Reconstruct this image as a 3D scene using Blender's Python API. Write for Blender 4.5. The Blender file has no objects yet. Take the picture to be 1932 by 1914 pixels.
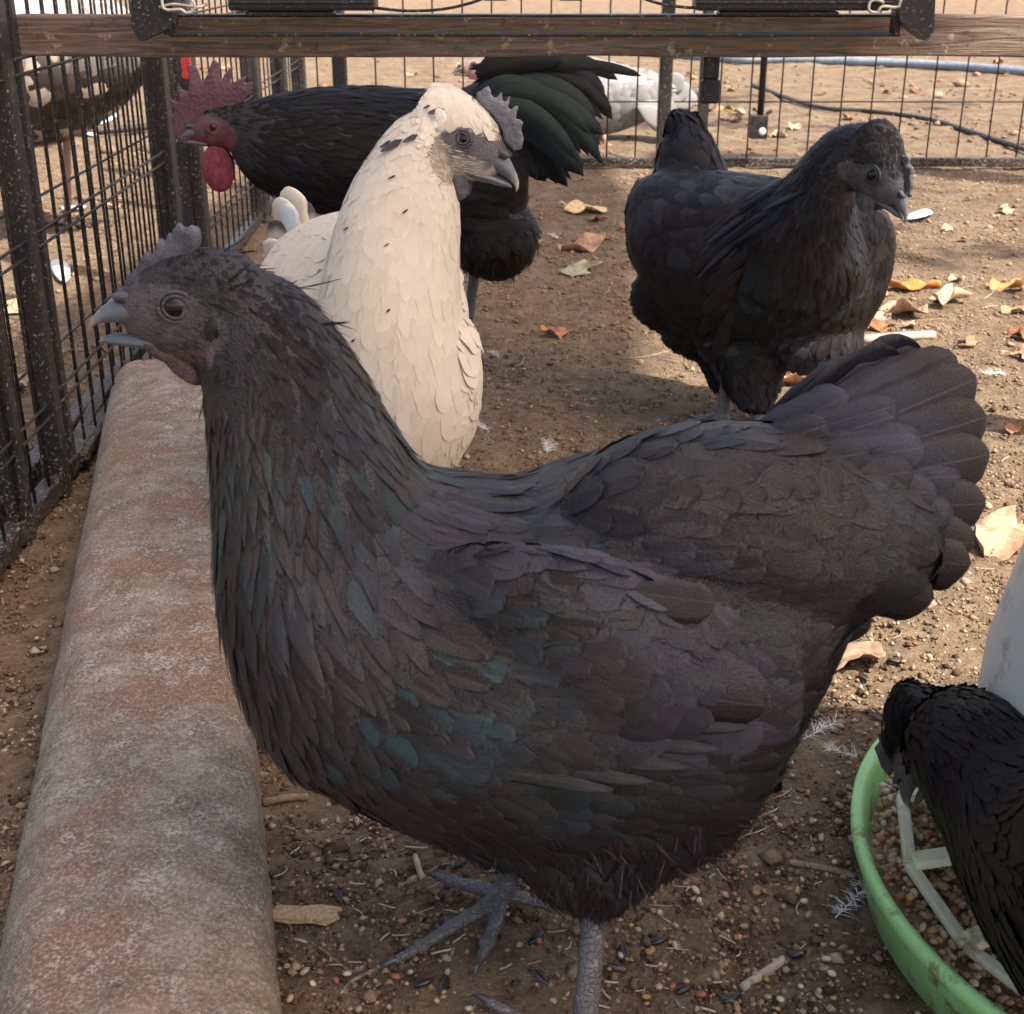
import bpy, math, random, numpy as np
from mathutils import Vector, Matrix
from mathutils.bvhtree import BVHTree
from mathutils.kdtree import KDTree
C = bpy.context.scene.collection
SC = bpy.context.scene
rng = np.random.default_rng(7)
random.seed(7)
# ------------------------------------------------------------------ camera, world, sun, exposure
W0, H0, F = 1932.0, 1914.0, 2500.0          # working pixel frame used to measure the photograph
CAMH, PITCH = 0.56, math.radians(23)
cam_d = bpy.data.cameras.new('camera'); cam = bpy.data.objects.new('camera', cam_d); C.objects.link(cam)
cam.location = (0, 0, CAMH); cam.rotation_euler = (math.radians(90) - PITCH, 0, 0)
cam_d.sensor_fit = 'HORIZONTAL'; cam_d.sensor_width = 36; cam_d.lens = 36 * F / W0
cam_d.clip_start = 0.02; cam_d.clip_end = 400
cam_d.dof.use_dof = True; cam_d.dof.focus_distance = 1.0; cam_d.dof.aperture_fstop = 26
SC.camera = cam
SUN_DIR = Vector((0.46, -0.30, 0.84)).normalized()      # towards the sun
el = math.asin(SUN_DIR.z); az = math.atan2(SUN_DIR.x, SUN_DIR.y)
world = bpy.data.worlds.new('World'); SC.world = world; world.use_nodes = True
nt = world.node_tree; sky = nt.nodes.new('ShaderNodeTexSky'); sky.sky_type = 'NISHITA'; sky.sun_disc = False
sky.sun_elevation = el; sky.sun_rotation = az; sky.dust_density = 2.5; sky.air_density = 0.7
nt.nodes['Background'].inputs['Strength'].default_value = 0.15
wb = nt.nodes.new('ShaderNodeMix'); wb.data_type = 'RGBA'; wb.blend_type = 'MULTIPLY'; wb.inputs[0].default_value = 1; wb.inputs[7].default_value = (1.0, .87, .72, 1)   # camera white balance for shade
nt.links.new(sky.outputs[0], wb.inputs[6]); nt.links.new(wb.outputs[2], nt.nodes['Background'].inputs['Color'])
sd = bpy.data.lights.new('sun', 'SUN'); sd.energy = 3.2; sd.angle = math.radians(0.5); sd.color = (1, .93, .82)
so = bpy.data.objects.new('sun', sd); C.objects.link(so); so.rotation_euler = SUN_DIR.to_track_quat('Z', 'Y').to_euler()
SC.view_settings.view_transform = 'Standard'; SC.view_settings.look = 'None'
SC.view_settings.exposure = 1.95; SC.view_settings.gamma = 1
SC.cycles.use_denoising = True; SC.cycles.sample_clamp_indirect = 3; SC.cycles.max_bounces = 6; SC.cycles.diffuse_bounces = 4

# ------------------------------------------------------------------ measuring helpers
cp, sp = math.cos(PITCH), math.sin(PITCH)
def ray(px, py):
    x = (px - W0/2) / F; y = -(py - H0/2) / F
    return Vector((x, cp + y*sp, -sp + y*cp))
EYE = Vector((0, 0, CAMH))
def onY(px, py, Y): d = ray(px, py); return EYE + d * (Y / d.y)
def onZ(px, py, z=0.0): d = ray(px, py); return EYE + d * ((z - CAMH) / d.z)
def onX(px, py, X): d = ray(px, py); return EYE + d * (X / d.x)
def onP(px, py, o, n): d = ray(px, py); return EYE + d * ((o - EYE).dot(n) / d.dot(n))
def lerp(a, b, t): return a + (b - a) * t
def smooth(e0, e1, x): t = np.clip((x - e0) / (e1 - e0), 0, 1); return t*t*(3-2*t)
def vnoise(x, y, s, seed=0):
    x = np.asarray(x) * s + seed*17.13; y = np.asarray(y) * s + seed*5.71
    xi = np.floor(x).astype(np.int64); yi = np.floor(y).astype(np.int64); fx = x-xi; fy = y-yi
    def h(a, b):
        n = (a*374761393 + b*668265263 + seed*144269) & 0xffffffff
        n = ((n ^ (n >> 13)) * 1274126177) & 0xffffffff
        return ((n ^ (n >> 16)) & 0xffff) / 65535.0
    fx = fx*fx*(3-2*fx); fy = fy*fy*(3-2*fy)
    return (h(xi, yi)*(1-fx) + h(xi+1, yi)*fx)*(1-fy) + (h(xi, yi+1)*(1-fx) + h(xi+1, yi+1)*fx)*fy - .5
def ground_z(x, y):
    x = np.asarray(x, float); y = np.asarray(y, float)
    return (vnoise(x, y, 4, 1)*.018 + vnoise(x, y, 13, 2)*.010 + vnoise(x, y, 37, 3)*.006)
# ------------------------------------------------------------------ object helpers
def tag(o, label=None, cat=None, group=None, kind=None):
    if label: o['label'] = label
    if cat: o['category'] = cat
    if group: o['group'] = group
    if kind: o['kind'] = kind
    return o
def empty(name, loc, label, cat, group=None):
    o = bpy.data.objects.new(name, None); C.objects.link(o); o.location = loc; o.empty_display_size = .05
    return tag(o, label, cat, group)
def link(name, me, mat, parent=None, smooth_=True):
    o = bpy.data.objects.new(name, me); C.objects.link(o)
    if mat and not me.materials: me.materials.append(mat)
    if smooth_: me.shade_smooth()
    if parent:
        o.parent = parent; o.matrix_parent_inverse = Matrix.Translation(-Vector(parent.location))
    return o
def mk(name, V, Fc, mat, parent=None, uv=None, col=None, smooth_=True):
    me = bpy.data.meshes.new(name); V = np.asarray(V, np.float32)
    if isinstance(Fc, np.ndarray):
        nf, k = Fc.shape
        me.vertices.add(len(V)); me.vertices.foreach_set('co', V.ravel())
        me.loops.add(nf*k); me.loops.foreach_set('vertex_index', Fc.ravel().astype(np.int32))
        me.polygons.add(nf); me.polygons.foreach_set('loop_start', (np.arange(nf)*k).astype(np.int32))
        me.update(calc_edges=True)
    else: me.from_pydata([tuple(map(float, v)) for v in V], [], Fc); me.update()
    if uv is not None:
        l = me.uv_layers.new(name='UVMap'); idx = np.empty(len(me.loops), np.int32); me.loops.foreach_get('vertex_index', idx)
        l.data.foreach_set('uv', np.asarray(uv, np.float32)[idx].ravel())
    if col is not None:
        a = me.color_attributes.new('Col', 'FLOAT_COLOR', 'POINT'); c = np.ones((len(V), 4), np.float32); c[:, :3] = col
        a.data.foreach_set('color', c.ravel())
    return link(name, me, mat, parent, smooth_)
def ring_faces(nr, nc, caps=True):
    f = []
    for i in range(nr-1):
        for j in range(nc):
            k = (j+1) % nc; f.append((i*nc+j, i*nc+k, (i+1)*nc+k, (i+1)*nc+j))
    if caps: f.append(tuple(range(nc-1, -1, -1))); f.append(tuple((nr-1)*nc+j for j in range(nc)))
    return f
def box_vf(a, b):
    (x0, y0, z0), (x1, y1, z1) = a, b
    V = [(x0,y0,z0),(x1,y0,z0),(x1,y1,z0),(x0,y1,z0),(x0,y0,z1),(x1,y0,z1),(x1,y1,z1),(x0,y1,z1)]
    return V, [(3,2,1,0),(4,5,6,7),(0,1,5,4),(1,2,6,5),(2,3,7,6),(3,0,4,7)]
def box(name, a, b, mat, parent=None, bev=.002):
    a, b = [min(p, q) for p, q in zip(a, b)], [max(p, q) for p, q in zip(a, b)]
    V, Fc = box_vf(a, b); o = mk(name, V, Fc, mat, parent, smooth_=False)
    if bev: m = o.modifiers.new('bevel', 'BEVEL'); m.width = bev; m.segments = 2
    return o
def crom(P, n):
    P = [np.asarray(p, float) for p in P]; out = []
    Q = [2*P[0]-P[1]] + P + [2*P[-1]-P[-2]]
    for i in range(1, len(Q)-2):
        for k in range(n):
            t = k/n; a, b, c, d = Q[i-1:i+3]
            out.append(.5*((2*b) + (c-a)*t + (2*a-5*b+4*c-d)*t*t + (-a+3*b-3*c+d)*t**3))
    out.append(P[-1]); return np.array(out)
def tube_vf(pts, rad, nc=8, n=4, squash=1.0):
    rad = rad if hasattr(rad, '__len__') else [rad]*len(pts)
    A = crom([list(p)+[r] for p, r in zip(pts, rad)], n); P = A[:, :3]; R = A[:, 3]
    T = np.gradient(P, axis=0); T /= np.linalg.norm(T, axis=1)[:, None] + 1e-9
    V = []; up = np.array([0, 0, 1.0]) if abs(T[0][2]) < .9 else np.array([0, 1.0, 0])
    for p, t, r in zip(P, T, R):
        s = np.cross(t, up); s /= np.linalg.norm(s) + 1e-9; u = np.cross(s, t); up = u
        for j in range(nc):
            a = 2*math.pi*j/nc; V.append(p + s*r*math.cos(a) + u*r*math.sin(a)*squash)
    return np.array(V), ring_faces(len(P), nc)
def join_vf(lst):
    V = []; Fc = []; o = 0
    for v, f in lst:
        V.append(np.asarray(v, float)); Fc += [tuple(i+o for i in q) for q in f]; o += len(v)
    return np.concatenate(V), Fc
def tube(name, pts, rad, mat, parent=None, nc=8, n=4, squash=1.0):
    V, Fc = tube_vf(pts, rad, nc, n, squash); return mk(name, V, Fc, mat, parent)
def ellip_vf(c, ax, nr=12, nc=16):
    """ellipsoid with three half-axis vectors"""
    c = np.array(c, float); a, b, d = [np.array(v, float) for v in ax]; V = []
    for i in range(nr+1):
        th = math.pi*(i+.02)/(nr+.04)
        for j in range(nc):
            ph = 2*math.pi*j/nc
            V.append(c + a*math.cos(th) + b*math.sin(th)*math.cos(ph) + d*math.sin(th)*math.sin(ph))
    return np.array(V), ring_faces(nr+1, nc)
def remesh(V, Fc, vox, it=6):
    me = bpy.data.meshes.new('tmp'); me.from_pydata([tuple(map(float, v)) for v in V], [], [tuple(map(int, f)) for f in Fc]); me.update()
    o = bpy.data.objects.new('tmp', me); C.objects.link(o)
    m = o.modifiers.new('r', 'REMESH'); m.mode = 'VOXEL'; m.voxel_size = vox
    s = o.modifiers.new('s', 'SMOOTH'); s.factor = .6; s.iterations = it
    dg = bpy.context.evaluated_depsgraph_get(); out = bpy.data.meshes.new_from_object(o.evaluated_get(dg))
    bpy.data.objects.remove(o); bpy.data.meshes.remove(me); return out
def me_arrays(me):
    V = np.empty(len(me.vertices)*3, np.float32); me.vertices.foreach_get('co', V); V = V.reshape(-1, 3)
    N = np.empty(len(me.vertices)*3, np.float32); me.vertices.foreach_get('normal', N); return V, N.reshape(-1, 3)
# ------------------------------------------------------------------ materials
class NB:
    def __init__(s, name):
        s.m = bpy.data.materials.new(name); s.m.use_nodes = True; s.t = s.m.node_tree; s.b = s.t.nodes['Principled BSDF']
    def n(s, ty, **k):
        o = s.t.nodes.new('ShaderNode'+ty)
        for a, v in k.items():
            if a.startswith('i_'):
                key = a[2:]; key = int(key) if key.isdigit() else key.replace('_', ' ')
                s.put(o.inputs[key], v)
            else: setattr(o, a, v)
        return o
    def put(s, sock, v):
        if isinstance(v, bpy.types.NodeSocket): s.t.links.new(v, sock)
        else:
            if sock.type == 'RGBA' and len(v) == 3: v = (*v, 1)
            sock.default_value = v
    def coord(s, which='Object'): return s.n('TexCoord').outputs[which]
    def noise(s, scale, detail=4, rough=.55, vec=None, dist=0):
        return s.n('TexNoise', i_Vector=vec or s.coord(), i_Scale=scale, i_Detail=detail, i_Roughness=rough, i_Distortion=dist).outputs['Fac']
    def vor(s, scale, vec=None, feature='F1'):
        return s.n('TexVoronoi', feature=feature, i_Vector=vec or s.coord(), i_Scale=scale)
    def ramp(s, fac, *st):
        r = s.n('ValToRGB'); e = r.color_ramp.elements
        for k, (p, c) in enumerate(st):
            if k >= 2: e.new(p)
            e[k].position = p; e[k].color = (*c, 1) if len(c) == 3 else c
        s.t.links.new(fac, r.inputs[0]); return r.outputs[0]
    def step(s, fac, a, b): return s.n('MapRange', i_Value=fac, i_1=a, i_2=b).outputs[0]
    def mix(s, f, a, b, mode='MIX'):
        m = s.n('Mix', data_type='RGBA', blend_type=mode); s.put(m.inputs[0], f); s.put(m.inputs[6], a); s.put(m.inputs[7], b); return m.outputs[2]
    def math(s, op, a, b=0.0, c=0.0):
        m = s.n('Math', operation=op); s.put(m.inputs[0], a); s.put(m.inputs[1], b); s.put(m.inputs[2], c); return m.outputs[0]
    def bump(s, h, dist=.001, st=1.0):
        s.put(s.b.inputs['Normal'], s.n('Bump', i_Height=h, i_Distance=dist, i_Strength=st).outputs[0])
    def set(s, **k):
        for a, v in k.items(): s.put(s.b.inputs[a.replace('_', ' ')], v)
        return s.m
def m_feather(name, sheen=.25, rough=.42, spec=.45, streak=.35, rach=.0, bk=1.0):
    b = NB(name); col = b.n('VertexColor', layer_name='Col').outputs[0]
    uv = b.n('SeparateXYZ', i_0=b.coord('UV')); u, v = uv.outputs[0], uv.outputs[1]
    au = b.math('ABSOLUTE', b.math('SUBTRACT', u, .5))
    ph = b.math('MULTIPLY', b.math('SUBTRACT', v, b.math('MULTIPLY', au, .55)), 34.0)
    wob = b.noise(900, 2); ph = b.math('ADD', ph, b.math('MULTIPLY', wob, 3.0))
    barb = b.math('FRACT', ph); bb = b.math('ABSOLUTE', b.math('SUBTRACT', barb, .5))
    k = b.math('ADD', 1-streak/2, b.math('MULTIPLY', bb, streak*2))
    cc = b.mix(1.0, col, b.n('CombineColor', i_0=k, i_1=k, i_2=k).outputs[0], 'MULTIPLY')
    if rach:
        rr = b.math('LESS_THAN', au, .013); cc = b.mix(b.math('MULTIPLY', rr, rach), cc, (.16, .13, .11))
    b.bump(b.math('ADD', bb, b.math('MULTIPLY', b.noise(500, 3), .6)), .0005, .7*bk)
    return b.set(Base_Color=cc, Roughness=b.math('ADD', rough-.08, b.math('MULTIPLY', b.noise(60, 3), .16)), Specular_IOR_Level=spec, Sheen_Weight=sheen, Sheen_Roughness=.35)
def m_skin(name, rough=.6, bscale=800, bd=.0005, spec=.35, sss=0.0):
    b = NB(name); col = b.n('VertexColor', layer_name='Col').outputs[0]
    n = b.noise(220, 4); cc = b.mix(b.math('MULTIPLY', b.noise(90, 5), .8), col, b.mix(1.0, col, (.55, .5, .5), 'MULTIPLY'))
    vv = b.vor(bscale).outputs['Distance']
    b.bump(b.math('ADD', vv, n), bd, .9)
    return b.set(Base_Color=cc, Roughness=rough, Specular_IOR_Level=spec, Subsurface_Weight=sss, Subsurface_Scale=.004)
def m_flat(name, c, rough=.5, nscale=120, var=.3, bd=.0004, spec=.4, metal=0.0, c2=None):
    b = NB(name); n = b.noise(nscale, 5)
    c2 = c2 or tuple(x*(1-var) for x in c)
    b.bump(n, bd, .8); return b.set(Base_Color=b.mix(b.step(n, .35, .65), c, c2), Roughness=rough, Specular_IOR_Level=spec, Metallic=metal)
M = {}
M['feather'] = m_feather('black_feather', sheen=0, rough=.30, spec=.32)
M['dark_feather'] = m_feather('jet_feather', sheen=0, rough=.42, spec=.13)
M['dark_big'] = m_feather('jet_tail_feather', sheen=0, rough=.36, spec=.20, streak=.3, rach=.1)
M['big_feather'] = m_feather('black_flight_feather', sheen=.02, rough=.42, spec=.30, streak=.3, rach=.22)
M['fluff'] = m_feather('fluff', sheen=.02, rough=.7, spec=.12, streak=0)
M['white_feather'] = m_feather('white_feather', sheen=.1, rough=.6, spec=.25, streak=.08, bk=.35)
M['skin'] = m_skin('bird_skin')
M['comb'] = m_skin('comb_skin', rough=.62, bscale=900, bd=.0005, sss=.05)
def m_beak():
    b = NB('beak_horn'); col = b.n('VertexColor', layer_name='Col').outputs[0]; n = b.noise(300, 4)
    b.bump(n, .0002, .6); return b.set(Base_Color=b.mix(b.math('MULTIPLY', n, .5), col, (.05, .05, .055)), Roughness=.33, Specular_IOR_Level=.5)
M['beak'] = m_beak()
def m_eye():
    b = NB('eye_glass'); col = b.n('VertexColor', layer_name='Col').outputs[0]
    return b.set(Base_Color=col, Roughness=.04, Specular_IOR_Level=.38)
M['eye'] = m_eye()
def m_scale():
    b = NB('leg_scales'); mp = b.n('Mapping', i_Vector=b.coord(), i_Scale=(1, 1, 1.5)).outputs[0]
    v = b.vor(230, mp, 'DISTANCE_TO_EDGE').outputs['Distance']; e = b.step(v, 0.0, .10)
    c = b.mix(b.noise(140, 4), (.13, .13, .135), (.05, .05, .055)); c = b.mix(b.step(e, 1.0, 0.0), c, (.20, .18, .16))
    b.bump(e, .0012, .9); return b.set(Base_Color=c, Roughness=.5)
M['leg'] = m_scale()
def m_soil():
    b = NB('bare_soil'); n1 = b.noise(3.2, 6, .6); n2 = b.noise(38, 8, .7); n3 = b.noise(260, 6, .7)
    c = b.ramp(n2, (.3, (.085, .054, .034)), (.5, (.245, .170, .104)), (.72, (.41, .30, .19)))
    c = b.mix(b.math('MULTIPLY', b.step(n3, .52, .68), .65), c, (.44, .32, .21))
    c = b.mix(b.math('MULTIPLY', b.step(n3, .46, .30), .7), c, (.045, .03, .02))
    c = b.mix(b.math('MULTIPLY', b.step(n1, .4, .65), .45), c, (.33, .235, .155))
    n5 = b.noise(9, 7, .7); far = b.n('SeparateXYZ', i_0=b.coord()).outputs[1]
    c = b.mix(b.math('MULTIPLY', b.step(far, 1.2, 3.2), .85), c, b.mix(b.step(b.math('ADD', b.math('MULTIPLY', n5, .6), b.math('MULTIPLY', n2, .4)), .43, .57), (.15, .10, .065), (.27, .20, .135)))
    h = b.math('ADD', b.math('MULTIPLY', n3, .5), n2); b.bump(b.math('ADD', h, b.math('MULTIPLY', n5, 1.5)), .020, 1.0)
    return b.set(Base_Color=c, Roughness=.95, Specular_IOR_Level=.15)
M['soil'] = m_soil()
def m_crumb():
    b = NB('soil_crumb'); col = b.n('VertexColor', layer_name='Col').outputs[0]; n = b.noise(700, 4)
    b.bump(n, .001, .8); return b.set(Base_Color=b.mix(b.math('MULTIPLY', n, .7), col, (.05, .032, .02)), Roughness=.95, Specular_IOR_Level=.15)
M['crumb'] = m_crumb()
def m_vc(name, rough=.6, spec=.35):
    b = NB(name); col = b.n('VertexColor', layer_name='Col').outputs[0]; n = b.noise(400, 4)
    b.bump(n, .0004, .6); return b.set(Base_Color=b.mix(b.math('MULTIPLY', n, .5), col, b.mix(1.0, col, (.5, .4, .35), 'MULTIPLY')), Roughness=rough, Specular_IOR_Level=spec)
M['litter'] = m_vc('litter')
M['grain'] = m_vc('grain', .4, .45)
def m_kerb():
    b = NB('rusty_concrete'); n1 = b.noise(7, 6, .6, dist=.4); n2 = b.noise(30, 8, .7); n3 = b.noise(430, 6, .75)
    c = b.ramp(n2, (.3, (.15, .115, .085)), (.5, (.27, .215, .165)), (.72, (.41, .35, .29)))
    rust = b.math('MULTIPLY', b.step(n1, .50, .555), b.step(n2, .32, .55))
    c = b.mix(b.math('MULTIPLY', rust, .62), c, b.mix(n3, (.20, .085, .048), (.27, .15, .10)))
    n4 = b.noise(34, 7, .75); c = b.mix(b.math('MULTIPLY', b.math('MULTIPLY', b.step(n4, .53, .60), b.step(n3, .48, .53)), .65), c, (.54, .52, .49))
    c = b.mix(b.math('MULTIPLY', b.step(n3, .52, .60), .5), c, (.60, .50, .38))
    c = b.mix(b.math('MULTIPLY', b.step(n3, .47, .39), .5), c, (.10, .07, .048))
    b.bump(b.math('ADD', n3, b.math('MULTIPLY', n2, 1.2)), .0035, 1.0)
    return b.set(Base_Color=c, Roughness=.9, Specular_IOR_Level=.2)
M['kerb'] = m_kerb()
def m_iron(name='dirty_black_paint', dirt=.5):
    b = NB(name); n = b.noise(280, 6, .75); n2 = b.noise(14, 3); z = b.n('SeparateXYZ', i_0=b.n('NewGeometry').outputs['Position']).outputs[2]
    low = b.step(z, .10, 0.0)
    d = b.math('MULTIPLY', b.step(b.math('ADD', n, b.math('MULTIPLY', low, .05)), .585, .62), dirt+.4)
    c = b.mix(n2, (.012, .012, .013), (.028, .026, .025)); c = b.mix(d, c, b.mix(n2, (.20, .14, .09), (.34, .27, .2)))
    b.bump(n, .0008, .8); return b.set(Base_Color=c, Roughness=b.math('ADD', .38, b.math('MULTIPLY', d, .5)), Specular_IOR_Level=.2)
M['iron'] = m_iron()
def m_wood():
    b = NB('weathered_timber'); mp = b.n('Mapping', i_Vector=b.coord(), i_Scale=(.9, 14, 14)).outputs[0]
    g = b.noise(9, 7, .65, mp, 1.6); n = b.noise(70, 6, .7); kn = b.vor(2.6, b.n('Mapping', i_Vector=b.coord(), i_Scale=(1, 1.8, 3.2)).outputs[0]).outputs['Distance']
    c = b.ramp(g, (.3, (.055, .036, .028)), (.48, (.135, .092, .070)), (.7, (.23, .17, .135)))
    c = b.mix(b.math('MULTIPLY', b.step(kn, .12, .04), .8), c, (.05, .025, .015))
    c = b.mix(b.math('MULTIPLY', b.step(n, .60, .66), .7), c, (.36, .29, .22))
    c = b.mix(b.math('MULTIPLY', b.step(n, .40, .33), .6), c, (.05, .035, .025))
    b.bump(b.math('ADD', g, b.math('MULTIPLY', n, .5)), .003, .9); return b.set(Base_Color=c, Roughness=.85, Specular_IOR_Level=.25)
M['wood'] = m_wood()
M['paletimber'] = m_flat('pale_timber', (.42, .34, .26), .85, 60, .35, .001)
M['black_plastic'] = m_iron('dusty_black_plastic', .15)
M['galv'] = m_flat('galvanised_metal', (.55, .50, .42), .4, 200, .3, .0003, .5, .4)
def m_green():
    b = NB('green_plastic'); n = b.noise(55, 6, .7); n2 = b.noise(300, 4)
    c = b.mix(b.noise(9, 3), (.28, .60, .20), (.38, .70, .29)); c = b.mix(b.math('MULTIPLY', b.step(n, .55, .64), .85), c, (.20, .13, .07))
    b.bump(n2, .0004, .6); return b.set(Base_Color=c, Roughness=.42, Specular_IOR_Level=.45)
M['green'] = m_green()
def m_cream(name, base, dirt, sc=40):
    b = NB(name); n = b.noise(sc, 6, .7); c = b.mix(b.math('MULTIPLY', b.step(n, .54, .66), .8), base, dirt)
    b.bump(b.noise(300, 4), .0003, .5); return b.set(Base_Color=c, Roughness=.42, Specular_IOR_Level=.4, Subsurface_Weight=.1, Subsurface_Scale=.004)
M['cream'] = m_cream('cream_plastic', (.62, .60, .42), (.30, .22, .13))
M['hopper'] = m_cream('white_hopper', (.60, .63, .58), (.16, .12, .08), 14)
M['red'] = m_flat('red_plastic', (.55, .05, .04), .45)
M['hose'] = m_flat('blue_grey_hose', (.20, .235, .28), .6, 40, .3)
M['twig'] = m_flat('twig_bark', (.27, .19, .13), .9, 200, .5, .001)
M['added_canopy'] = m_flat('added_tree_leaf', (.06, .10, .03), .6)
M['bark'] = m_flat('added_tree_bark', (.12, .09, .07), .9, 30, .5, .01)
M['shadesheet'] = m_flat('shade_sheet', (.35, .36, .36), .5, 20, .2)
# ------------------------------------------------------------------ ground
def grid(name, x0, x1, y0, y1, st, hfun, mat, label=None, kind='structure'):
    nx = max(2, int((x1-x0)/st)+1); ny = max(2, int((y1-y0)/st)+1)
    X, Y = np.meshgrid(np.linspace(x0, x1, nx), np.linspace(y0, y1, ny)); Z = hfun(X, Y)
    V = np.stack([X, Y, Z], -1).reshape(-1, 3); i = np.arange(nx*ny).reshape(ny, nx)
    Fc = np.stack([i[:-1, :-1], i[:-1, 1:], i[1:, 1:], i[1:, :-1]], -1).reshape(-1, 4)
    o = mk(name, V, Fc, mat); tag(o, kind=kind); return o
# one warped sheet reaching the horizon: fine near the birds, coarse far away
def ground_sheet():
    yy = np.concatenate([np.linspace(-60, -2, 8), np.linspace(-1.6, .28, 12), np.arange(.3, 1.6, .0045), 1.6*np.exp(np.linspace(0, math.log(5/1.6), 260)), np.geomspace(5.1, 300, 90)])
    uu = np.concatenate([-np.geomspace(300, 1.02, 40), np.linspace(-1, 1, 330), np.geomspace(1.02, 300, 40)])
    Y, U = np.meshgrid(yy, uu, indexing='ij'); half = .36 + np.clip(Y, 0, 6)*.42
    X = U*half; Z = ground_z(X, Y) + vnoise(X, Y, 95, 5)*.0040*smooth(3.2, .8, Y) + vnoise(X, Y, 210, 6)*.002*smooth(1.6, .6, Y)
    ny, nx = X.shape; V = np.stack([X, Y, Z], -1).reshape(-1, 3); i = np.arange(nx*ny).reshape(ny, nx)
    Fc = np.stack([i[:-1, :-1], i[:-1, 1:], i[1:, 1:], i[1:, :-1]], -1).reshape(-1, 4)
    tag(mk('ground', V, Fc, M['soil']), kind='structure')
ground_sheet()
ICO = np.array([(0,0,1),(0,0,-1),(1,0,0),(-1,0,0),(0,1,0),(0,-1,0)], float)
ICF = np.array([(0,2,4),(0,4,3),(0,3,5),(0,5,2),(1,4,2),(1,3,4),(1,5,3),(1,2,5)])
SPH = None
def blob_unit(nr=5, nc=6):
    v, f = ellip_vf((0,0,0), ((0,0,1),(1,0,0),(0,1,0)), nr, nc); return v, [q for q in f if len(q) == 4]
def scatter_blobs(name, P, S, col, mat, unit='oct', jitter=.25, rot=None, parent=None):
    """P n,3; S n,3 half sizes; unit shapes rotated about z then merged in one mesh"""
    n = len(P)
    if unit == 'oct': U, Fq = ICO, ICF
    else:
        U, Fq = blob_unit(); Fq = np.array(Fq)
    k = len(U); a = rng.uniform(0, 6.283, n) if rot is None else rot
    V = U[None] * S[:, None, :] * (1 + rng.uniform(-jitter, jitter, (n, k, 1)))
    ca, sa = np.cos(a)[:, None], np.sin(a)[:, None]
    til = rng.uniform(-.4, .4, n)[:, None]; X = V[..., 0]; Y = V[..., 1]; Z = V[..., 2] + X*til
    V = np.stack([X*ca - Y*sa, X*sa + Y*ca, Z], -1) + P[:, None, :]
    Fc = (Fq[None] + (np.arange(n)*k)[:, None, None]).reshape(-1, Fq.shape[1])
    return mk(name, V.reshape(-1, 3), Fc, mat, parent, col=np.repeat(col, k, 0), smooth_=(unit != 'oct'))
def rand_ground(n, ymin=.42, ymax=3.6, p=1.9, xs=.42):
    t = rng.uniform(0, 1, n)**p; y = ymin + (ymax-ymin)*t; x = rng.uniform(-1, 1, n)*(.10 + y*xs)
    return x, y
NCR = 210000; x, y = rand_ground(NCR, .40, 3.9, 1.7); s = np.exp(rng.normal(-6.6, .5, NCR))*(.8+.16*y); s = np.clip(s, .0006, .008)
cl = vnoise(x, y, 22, 9) + rng.uniform(-.3, .5, NCR); keep = cl > 0; x, y, s = x[keep], y[keep], s[keep]
pal = np.array([(.12,.075,.048), (.20,.13,.085), (.30,.205,.13), (.06,.04,.027), (.48,.36,.25)])
ci = rng.choice(5, len(x), p=[.20,.25,.25,.10,.20]); S = np.stack([s*rng.uniform(.7,1.4,len(s)), s*rng.uniform(.7,1.4,len(s)), s*rng.uniform(.5,.9,len(s))], -1)
tag(scatter_blobs('soil_crumbs', np.stack([x, y, ground_z(x, y)+s*.3], -1), S, pal[ci]*rng.uniform(.7,1.2,(len(x),1))*(1-smooth(1.0,2.6,y)[:,None]*.75)+np.array((.36,.25,.16))*rng.uniform(.6,1.15,(len(x),1))*smooth(1.0,2.6,y)[:,None]*.75, M['crumb']), 'small loose crumbs of brown soil covering the run floor', 'soil', kind='stuff')
# scattered feed grain (uncountable)
GP = np.array([(.34,.20,.11), (.38,.25,.14), (.44,.34,.21), (.33,.12,.06), (.50,.44,.32), (.40,.26,.08)])*.9
def grains(name, x, y, z, n, label, big=1.0, mat='grain', parent=None, ck=1.0):
    s = rng.uniform(.0016, .0026, n)*big; el_ = rng.uniform(1.1, 1.8, n)
    c = GP[rng.choice(6, n, p=[.3,.25,.18,.07,.12,.08])]*rng.uniform(.75, 1.15, (n, 1))*ck
    o = scatter_blobs(name, np.stack([x, y, z + s*.6], -1), np.stack([s*el_, s, s*.85], -1), c, M[mat], 'sph', .06, parent=parent)
    return o
NG = 1200; x = rng.uniform(-.13, .42, NG); y = .45 + rng.uniform(0, 1, NG)**1.6*.9; x = np.where(rng.random(NG) < .5, x*.6+.14, x)
tag(grains('scattered_grain', x, y, ground_z(x, y)+.002, NG, '', .85), 'spilled wheat and millet grains lying over the soil around the feet', 'grain', kind='stuff')
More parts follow.
